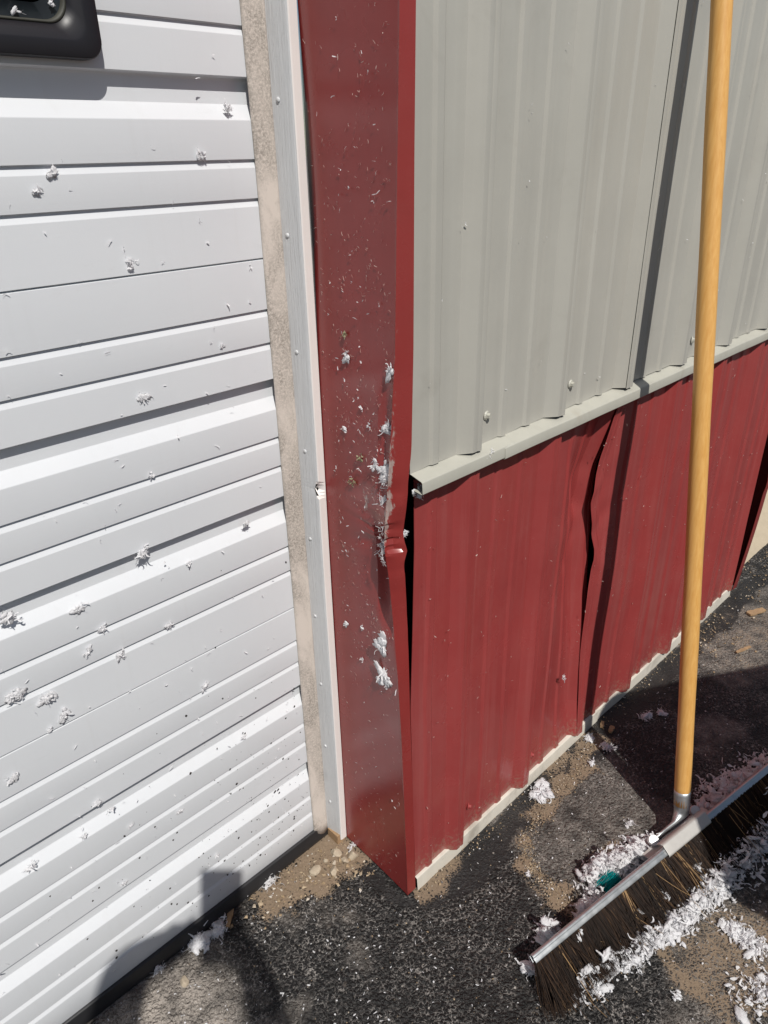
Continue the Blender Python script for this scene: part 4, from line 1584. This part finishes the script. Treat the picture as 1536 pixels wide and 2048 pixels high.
scatter(Vector((-0.0015, 0, 0)), -Y_, Z_, -X_, pts2, 0, 'fluff', "fluff_flecks", "small white flakes dotted over the red trim", L=(0.003, 0.008), W=(0.0005, 0.0012), lift=0.4)
# torn metal shreds and fibres at the tear
pts2 = [(-(np.interp(z, cz, cyv)) - abs(rng.normal(0, 0.005)), z, -np.interp(z, cz, cxv)) for z in np.concatenate([rng.normal(0.780, 0.009, 16), rng.normal(0.735, 0.007, 26), rng.normal(0.85, 0.012, 12), rng.normal(0.91, 0.04, 8)])]
scatter(Vector((-0.0012, 0, 0)), -Y_, Z_, -X_, pts2, 0, 'fluff', "fluff_flecks", "tangle of fibres along the tear in the red trim", L=(0.004, 0.014), W=(0.0002, 0.0006), lift=0.6, curl=4.0)
# red and grey wall
pts2 = [(rng.uniform(0.03, 1.40), rng.uniform(0.05, 0.82)) for _ in range(420)]
pts2 = [p for p in pts2 if fbm(p[0], p[1], 7, 2, 33) > 0.40]
scatter(Vector((0, -0.0015, 0)), X_, Z_, -Y_, pts2, 0, 'fibre', "fluff_flecks", "pale flecks scattered over the red wainscot", L=(0.002, 0.007), W=(0.0003, 0.0009))
pts2 = [(rng.uniform(0.04, 1.40), rng.uniform(0.88, 1.45)) for _ in range(70)]
scatter(Vector((0, -0.0015, 0)), X_, Z_, -Y_, pts2, 0, 'fluff', "fluff_flecks", "few pale flecks on the grey panels", L=(0.002, 0.007), W=(0.0004, 0.001), lift=0.3)
# door
pts2 = [(rng.uniform(-0.95, -0.06), rng.uniform(0.06, 1.45) ** 1.0) for _ in range(420)]
pts2 = [p for p in pts2 if rng.random() < 1.0 - 0.5 * p[1] / 1.45]
scatter(Vector((0, YD - 0.0012, 0)), X_, Z_, -Y_, pts2, 0, 'fluff', "fluff_flecks", "small white flecks scattered over the door", L=(0.003, 0.009), W=(0.0004, 0.0012), lift=0.45)

# mud specks low on the door (flat dots)
V, Fc = [], []
for _ in range(210):
    x = -0.058 - abs(rng.normal(0, 0.17))
    z = 0.06 + abs(rng.normal(0, 0.22))
    if z > 0.75:
        continue
    r0 = 0.0006 + 0.0016 * rng.random() ** 3
    b = len(V)
    V.append((x, YD - 0.0010, z))
    for k in range(7):
        a = 2 * math.pi * k / 7
        rr = r0 * rng.uniform(0.7, 1.3)
        V.append((x + rr * math.cos(a), YD - 0.0005 , z + rr * 1.2 * math.sin(a)))
    for k in range(7):
        Fc.append((b, b + 1 + (k + 1) % 7, b + 1 + k))
o = link("mud_specks", mesh("mud_specks", V, Fc), MAT['specks'])
tag(o, "dark mud specks splashed low on the white door", "mud", kind="stuff")

# ground flecks and grit
pts2 = []
while len(pts2) < 700:
    p = onz((rng.uniform(150, 1600), rng.uniform(1000, 2060)))
    if (p.y < -0.004 or (p.x < -0.03 and p.y < 0.2)) and p.x < 2.4:
        pts2.append((p.x, p.y))
scatter(Vector((0, 0, 0.002)), X_, Y_, Z_, pts2, 0, 'fluff', "fluff_flecks", "small white flecks scattered over the asphalt", L=(0.002, 0.007), W=(0.0006, 0.0016), lift=0.3)


def grit(name, label, pos, size, seed):
    rng_ = np.random.default_rng(seed)
    oc = np.array([(1, 0, 0), (-1, 0, 0), (0, 1, 0), (0, -1, 0), (0, 0, 1), (0, 0, -1)], float)
    of = [(0, 2, 4), (2, 1, 4), (1, 3, 4), (3, 0, 4), (2, 0, 5), (1, 2, 5), (3, 1, 5), (0, 3, 5)]
    V_, F_, T_ = [], [], []
    for (x, y) in pos:
        s = size[0] + (size[1] - size[0]) * rng_.random() ** 2.5
        q = oc * s * rng_.uniform(0.5, 1.2, (6, 3)) + rng_.normal(0, 0.25 * s, (6, 3))
        a = rng_.uniform(0, 6.28)
        q = q @ np.array([[math.cos(a), math.sin(a), 0], [-math.sin(a), math.cos(a), 0], [0, 0, 0.8]])
        b_ = len(V_)
        V_ += list(q + np.array((x, y, s * 0.35)))
        F_ += [tuple(b_ + i for i in f) for f in of]
        T_ += [rng_.random()] * 6
    me_ = mesh(name, V_, F_)
    a_ = me_.attributes.new("tint", 'FLOAT', 'POINT')
    a_.data.foreach_set("value", np.array(T_, np.float32))
    o_ = link(name, me_, MAT['grit'])
    tag(o_, label, "grit", kind="stuff")
    return o_


def near_poly(px, spread, n):
    pp = [onz(p) for p in px]
    out_ = []
    for _ in range(n):
        i = rng.integers(0, len(pp) - 1)
        p = pp[i].lerp(pp[i + 1], rng.random())
        out_.append((p.x + rng.normal(0, spread), p.y + rng.normal(0, spread)))
    return [q for q in out_ if not (q[1] > -0.004 and q[0] > -0.01 and q[0] < 1.47) and q[1] < 0.205]


grit("grit", "tan grit along the silt ring before the wall", near_poly([(1192, 1478), (1150, 1545), (1085, 1605), (1053, 1680), (1062, 1735), (1100, 1775), (1165, 1825)], 0.010, 1500), (0.0006, 0.0024), 1)
grit("grit", "gravel crumbs on the silt at the foot of the jamb", near_poly([(520, 1800), (600, 1760), (690, 1715), (740, 1720)], 0.030, 600), (0.0007, 0.0050), 2)
grit("grit", "crumbs lying along the foot of the red wall", near_poly([(850, 1775), (1000, 1640), (1180, 1470), (1300, 1355), (1440, 1230)], 0.012, 700), (0.0006, 0.0030), 3)
grit("grit", "pale gravel by the far opening", near_poly([(1400, 1300), (1450, 1260), (1520, 1130), (1560, 1060)], 0.06, 900), (0.0008, 0.0045), 4)
grit("grit", "sparse crumbs over the open asphalt", [(q[0], q[1]) for q in [onz((rng.uniform(200, 1560), rng.uniform(1500, 2060))) for _ in range(900)] if q.y < -0.01 or q.x < -0.02 and q.y < 0.19], (0.0005, 0.0022), 6)

# stones at the foot of the jamb
def stone_mesh(seed, sx, sy, sz):
    bm = bmesh.new()
    bmesh.ops.create_icosphere(bm, subdivisions=2, radius=1.0)
    r_ = np.random.default_rng(seed)
    planes = [(Vector(r_.normal(0, 1, 3)).normalized(), r_.uniform(0.55, 0.85)) for _ in range(9)]
    for v in bm.verts:
        for n_, d_ in planes:
            e = v.co.dot(n_) - d_
            if e > 0:
                v.co -= n_ * e
        v.co = Vector((v.co.x * sx, v.co.y * sy, v.co.z * sz))
    me_ = bpy.data.meshes.new("stone")
    bm.to_mesh(me_)
    bm.free()
    me_.materials.append(MAT['stone'])
    return me_


for i, (px, sx, sy, sz, label) in enumerate([
    ((706, 1713), 0.013, 0.012, 0.010, "pale stone touching the foot of the red trim"),
    ((672, 1708), 0.014, 0.010, 0.009, "flat pale stone between the door stop and the largest stones"),
    ((690, 1722), 0.009, 0.008, 0.007, "small pinkish stone wedged between pale stones"),
    ((667, 1745), 0.014, 0.008, 0.007, "oblong pale stone on the edge of the silt"),
    ((630, 1742), 0.015, 0.011, 0.006, "whitish broken stone in the middle of the silt"),
    ((652, 1722), 0.006, 0.005, 0.005, "small tan pebble beside the flat pale stone"),
    ((370, 1965), 0.010, 0.008, 0.007, "tan pebble in the light patch near the door seal"),
]):
    o = bpy.data.objects.new("stone", stone_mesh(70 + i, sx, sy, sz))
    COL.objects.link(o)
    p = onz(px)
    o.location = (p.x, p.y, sz * 0.45)
    o.rotation_euler = (0, 0, random.uniform(0, 6))
    tag(o, label, "stone", "stones by the door jamb")

# wood chips and other scraps
def chip(px, L_, W_, T_, ang, label, seed):
    r_ = np.random.default_rng(seed)
    top = []
    n_ = 7
    for k in range(n_ + 1):
        s = k / n_
        w_ = W_ * (0.5 + 0.5 * math.sin(math.pi * (0.15 + 0.7 * s))) * r_.uniform(0.75, 1.1)
        top.append((L_ * (s - 0.5), w_ / 2 + r_.normal(0, W_ * 0.06), L_ * (s - 0.5) + r_.normal(0, L_ * 0.03), -w_ / 2))
    V_ = []
    for z in (0, T_):
        for a, b, c_, d_ in top:
            V_ += [(a, b, z + r_.normal(0, T_ * 0.1)), (c_, d_, z + r_.normal(0, T_ * 0.1))]
    m_ = (n_ + 1) * 2
    F_ = []
    for k in range(n_):
        i0 = 2 * k
        F_.append((i0, i0 + 2, i0 + 3, i0 + 1))
        F_.append((m_ + i0, m_ + i0 + 1, m_ + i0 + 3, m_ + i0 + 2))
        F_.append((i0, m_ + i0, m_ + i0 + 2, i0 + 2))
        F_.append((i0 + 1, i0 + 3, m_ + i0 + 3, m_ + i0 + 1))
    F_.append((0, 1, m_ + 1, m_))
    F_.append((m_ - 2, 2 * m_ - 2, 2 * m_ - 1, m_ - 1))
    o_ = link("wood_chip", mesh("wood_chip", V_, F_), MAT['chip_wood'])
    p = onz(px)
    o_.location = (p.x, p.y, 0.002)
    o_.rotation_euler = (0, 0, ang)
    tag(o_, label, "wood chip", "splinters of wood on the ground")


chip((1512, 1226), 0.060, 0.022, 0.005, -0.4, "tan wood chip at the right edge beyond the shadow", 1)
chip((1486, 1301), 0.055, 0.010, 0.003, -0.3, "thin brown splinter just above the round shadow", 2)
chip((1222, 1462), 0.022, 0.012, 0.006, 0.2, "pale wood chip at the tip of the round shadow", 3)
chip((1204, 1452), 0.020, 0.009, 0.005, 0.4, "brown wood chip at the wall's base under the sheet lap", 4)
chip((462, 1826), 0.060, 0.010, 0.004, 0.8, "dark brown splinter by the stretched fluff at the door", 5)

# turquoise fibre scrap in the main heap
rng2 = np.random.default_rng(5)
c0 = onz((1222, 1762), 0.030)
V, Fc, T = [], [], []
for i in range(90):
    a = rng2.normal(0, 0.16)
    d = (ax * -1.0 * math.cos(a) + Vector((side.x, side.y, 0)) * math.sin(a)).normalized()
    p0 = Vector((rng2.normal(0, 0.003), rng2.normal(0, 0.010), rng2.normal(0, 0.004)))
    p0 = ax * p0.x + side * p0.y + Z_ * p0.z
    b = len(V)
    w_ = side * 0.0006
    for k in range(4):
        s = k / 3
        q = p0 + d * (0.034 * s * rng2.uniform(0.9, 1.0)) - Z_ * (0.012 * s * s)
        V += [np.array(q + w_), np.array(q - w_)]
        T += [rng2.random()] * 2
    for k in range(3):
        j = b + 2 * k
        Fc.append((j, j + 2, j + 3, j + 1))
o = fluff_obj("fibre_bundle", [(V, Fc, T)], (c0 + ax * 0.016, X_, Y_, Z_), MAT['teal'])
tag(o, "turquoise bundle of plastic fibres lying in the fluff behind the rail", "fibre bundle")

# ------------------------------------------------------------------ just outside the picture: the photographer and an added bin-shaped blocker cast the shadows in it
phone_c = CAM + CB * 0.010
phone = link("phone", box_mesh("phone", -0.012, 0.064, -0.150, 0.012, 0.0, 0.009), MAT['frame_black'])
phone.matrix_world = Matrix.Translation(phone_c) @ M3.to_4x4()
bevel(phone, 0.003)
tag(phone, "black phone held up by the person behind the picture", "phone")


def person():
    J = {}
    E_ = []

    def j(n_, p, r_, par=None):
        J[n_] = (len(J), Vector(p), r_)
        if par:
            E_.append((J[par][0], J[n_][0]))
    fw = Vector((0.69, 0.72, 0))
    rt = Vector((0.72, -0.69, 0))
    base_ = Vector((-1.00, -1.09, 0))

    def P_(f, r_, z):
        return base_ + fw * f + rt * r_ + Vector((0, 0, z))
    j('pelvis', P_(0, 0, 0.80), (0.15, 0.11))
    j('waist', P_(0.0, 0, 0.94), (0.14, 0.10), 'pelvis')
    j('chest', P_(0.01, 0, 1.10), (0.155, 0.105), 'waist')
    j('collar', P_(0.0, 0, 1.19), (0.09, 0.075), 'chest')
    j('neck', P_(0.02, 0, 1.26), (0.050, 0.052), 'collar')
    j('jaw', P_(0.045, 0, 1.315), (0.060, 0.070), 'neck')
    j('skull', P_(0.03, 0, 1.40), (0.070, 0.085), 'jaw')
    j('crown', P_(0.02, 0, 1.46), (0.052, 0.062), 'skull')
    j('nose', P_(0.135, 0, 1.355), (0.011, 0.014), 'jaw')
    for sd, nm in ((1, 'r'), (-1, 'l')):
        j(nm + 'sh', P_(0.0, sd * 0.165, 1.17), (0.058, 0.058), 'collar')
        el = Vector((-0.69, -0.90, 0.97)) if sd > 0 else Vector((-0.835, -0.680, 1.255))
        wr = Vector((-0.632, -0.705, 1.115)) if sd > 0 else Vector((-0.705, -0.640, 1.165))
        j(nm + 'el', el, (0.042, 0.042), nm + 'sh')
        j(nm + 'wr', wr, (0.028, 0.026), nm + 'el')
        pm = phone_c + CR * (0.030 if sd > 0 else -0.025) + CU * (-0.115 if sd > 0 else -0.105) + CB * 0.022
        j(nm + 'palm', pm, (0.030, 0.018), nm + 'wr')
        for k in range(4):
            b1 = pm + CU * (0.022 - 0.016 * k) + CR * (0.030 * sd) + CB * (-0.006)
            b2 = b1 + CB * (-0.022) - CR * (0.004 * sd)
            b2 = b1 - CB * 0.0 + CR * (0.010 * sd) + CB * 0.004
            j('%sf%d' % (nm, k), b1, (0.009, 0.009), nm + 'palm')
            j('%st%d' % (nm, k), b2, (0.008, 0.008), '%sf%d' % (nm, k))
        j(nm + 'th', pm + CU * 0.035 - CR * 0.012 * sd + CB * 0.006, (0.010, 0.010), nm + 'palm')
        j(nm + 'hip', P_(0, sd * 0.085, 0.74), (0.085, 0.085), 'pelvis')
        j(nm + 'kn', P_(0.03, sd * 0.10, 0.42), (0.055, 0.058), nm + 'hip')
        j(nm + 'an', P_(-0.01, sd * 0.11, 0.075), (0.038, 0.042), nm + 'kn')
        j(nm + 'toe', P_(0.15, sd * 0.125, 0.032), (0.038, 0.026), nm + 'an')
    me_ = bpy.data.meshes.new("person")
    ordered = sorted(J.values(), key=lambda q: q[0])
    me_.from_pydata([q[1] - base_ for q in ordered], E_, [])
    o_ = bpy.data.objects.new("person", me_)
    COL.objects.link(o_)
    o_.location = base_
    o_.modifiers.new("skin", 'SKIN').use_smooth_shade = True
    if not me_.skin_vertices:
        return o_
    for v, q in zip(me_.skin_vertices[0].data, ordered):
        v.radius = q[2]
    me_.skin_vertices[0].data[0].use_root = True
    sb = o_.modifiers.new("subsurf", 'SUBSURF')
    sb.levels = sb.render_levels = 2
    t = NT("person_surface")
    z = t.n("ShaderNodeSeparateXYZ")
    t.l(t.n("ShaderNodeNewGeometry").outputs["Position"], z.inputs[0])
    c = t.ramp(z.outputs[2], [(0.0, (0.03, 0.03, 0.03)), (0.09, (0.05, 0.07, 0.13)), (0.80, (0.06, 0.11, 0.22)), (1.0, (0.06, 0.11, 0.22))], 'CONSTANT')
    skin = t.ramp(t.math('SUBTRACT', z.outputs[2], 1.0), [(0.0, 0.0), (0.225, 1.0)], 'CONSTANT')
    t.set(Base_Color=t.mix(skin, c, (0.50, 0.30, 0.21)), Roughness=0.7)
    me_.materials.append(t.m)
    tag(o_, "person in dark shirt and jeans holding up a phone, standing before the door", "person")
    return o_


person()


# unseen bin-shaped blocker, added and shaped for the round shadow across the broom
def shadow_bin_obj():
    r_ = empty("shadow_bin", (0.53, -1.04, 0))
    pl = plain("dark_green_plastic", (0.03, 0.07, 0.045), 0.5)
    ang = R(-23.2 - 7.0)

    def ring(hw, hd, rr, z, dx=0.0):
        out_ = []
        for x, y in rounded_rect(0, 0, hw, hd, rr, 6):
            y += dx
            out_.append((0.53 + x * math.cos(ang) - y * math.sin(ang), -1.04 + x * math.sin(ang) + y * math.cos(ang), z))
        return out_
    body = ring_loft("body", [ring(0.22, 0.20, 0.05, 0.02), ring(0.24, 0.22, 0.06, 0.06), ring(0.305, 0.275, 0.09, 0.86), ring(0.325, 0.29, 0.10, 0.87), ring(0.325, 0.29, 0.10, 0.91)], pl, r_)
    lid = ring_loft("lid", [ring(0.328, 0.293, 0.10, 0.905), ring(0.328, 0.293, 0.11, 0.925), ring(0.30, 0.265, 0.12, 0.955), ring(0.21, 0.18, 0.12, 0.98), ring(0.05, 0.04, 0.03, 0.985)], pl, r_, capends=True)
    for sx in (-1, 1):
        c = Vector((0.53, -1.04, 0.10)) + Vector((math.cos(ang) * 0.22 * sx + math.sin(ang) * 0.22, math.sin(ang) * 0.22 * sx - math.cos(ang) * 0.22, 0))
        axw = Vector((math.cos(ang), math.sin(ang), 0))
        link("wheel", tube_mesh("wheel", [c - axw * 0.025, c - axw * 0.02, c + axw * 0.02, c + axw * 0.025], [0.09, 0.10, 0.10, 0.09], 24), MAT['rubber'], r_)
    tag(r_, "unseen bin-shaped blocker added for the shadow right of the broom", "bin")


shadow_bin_obj()
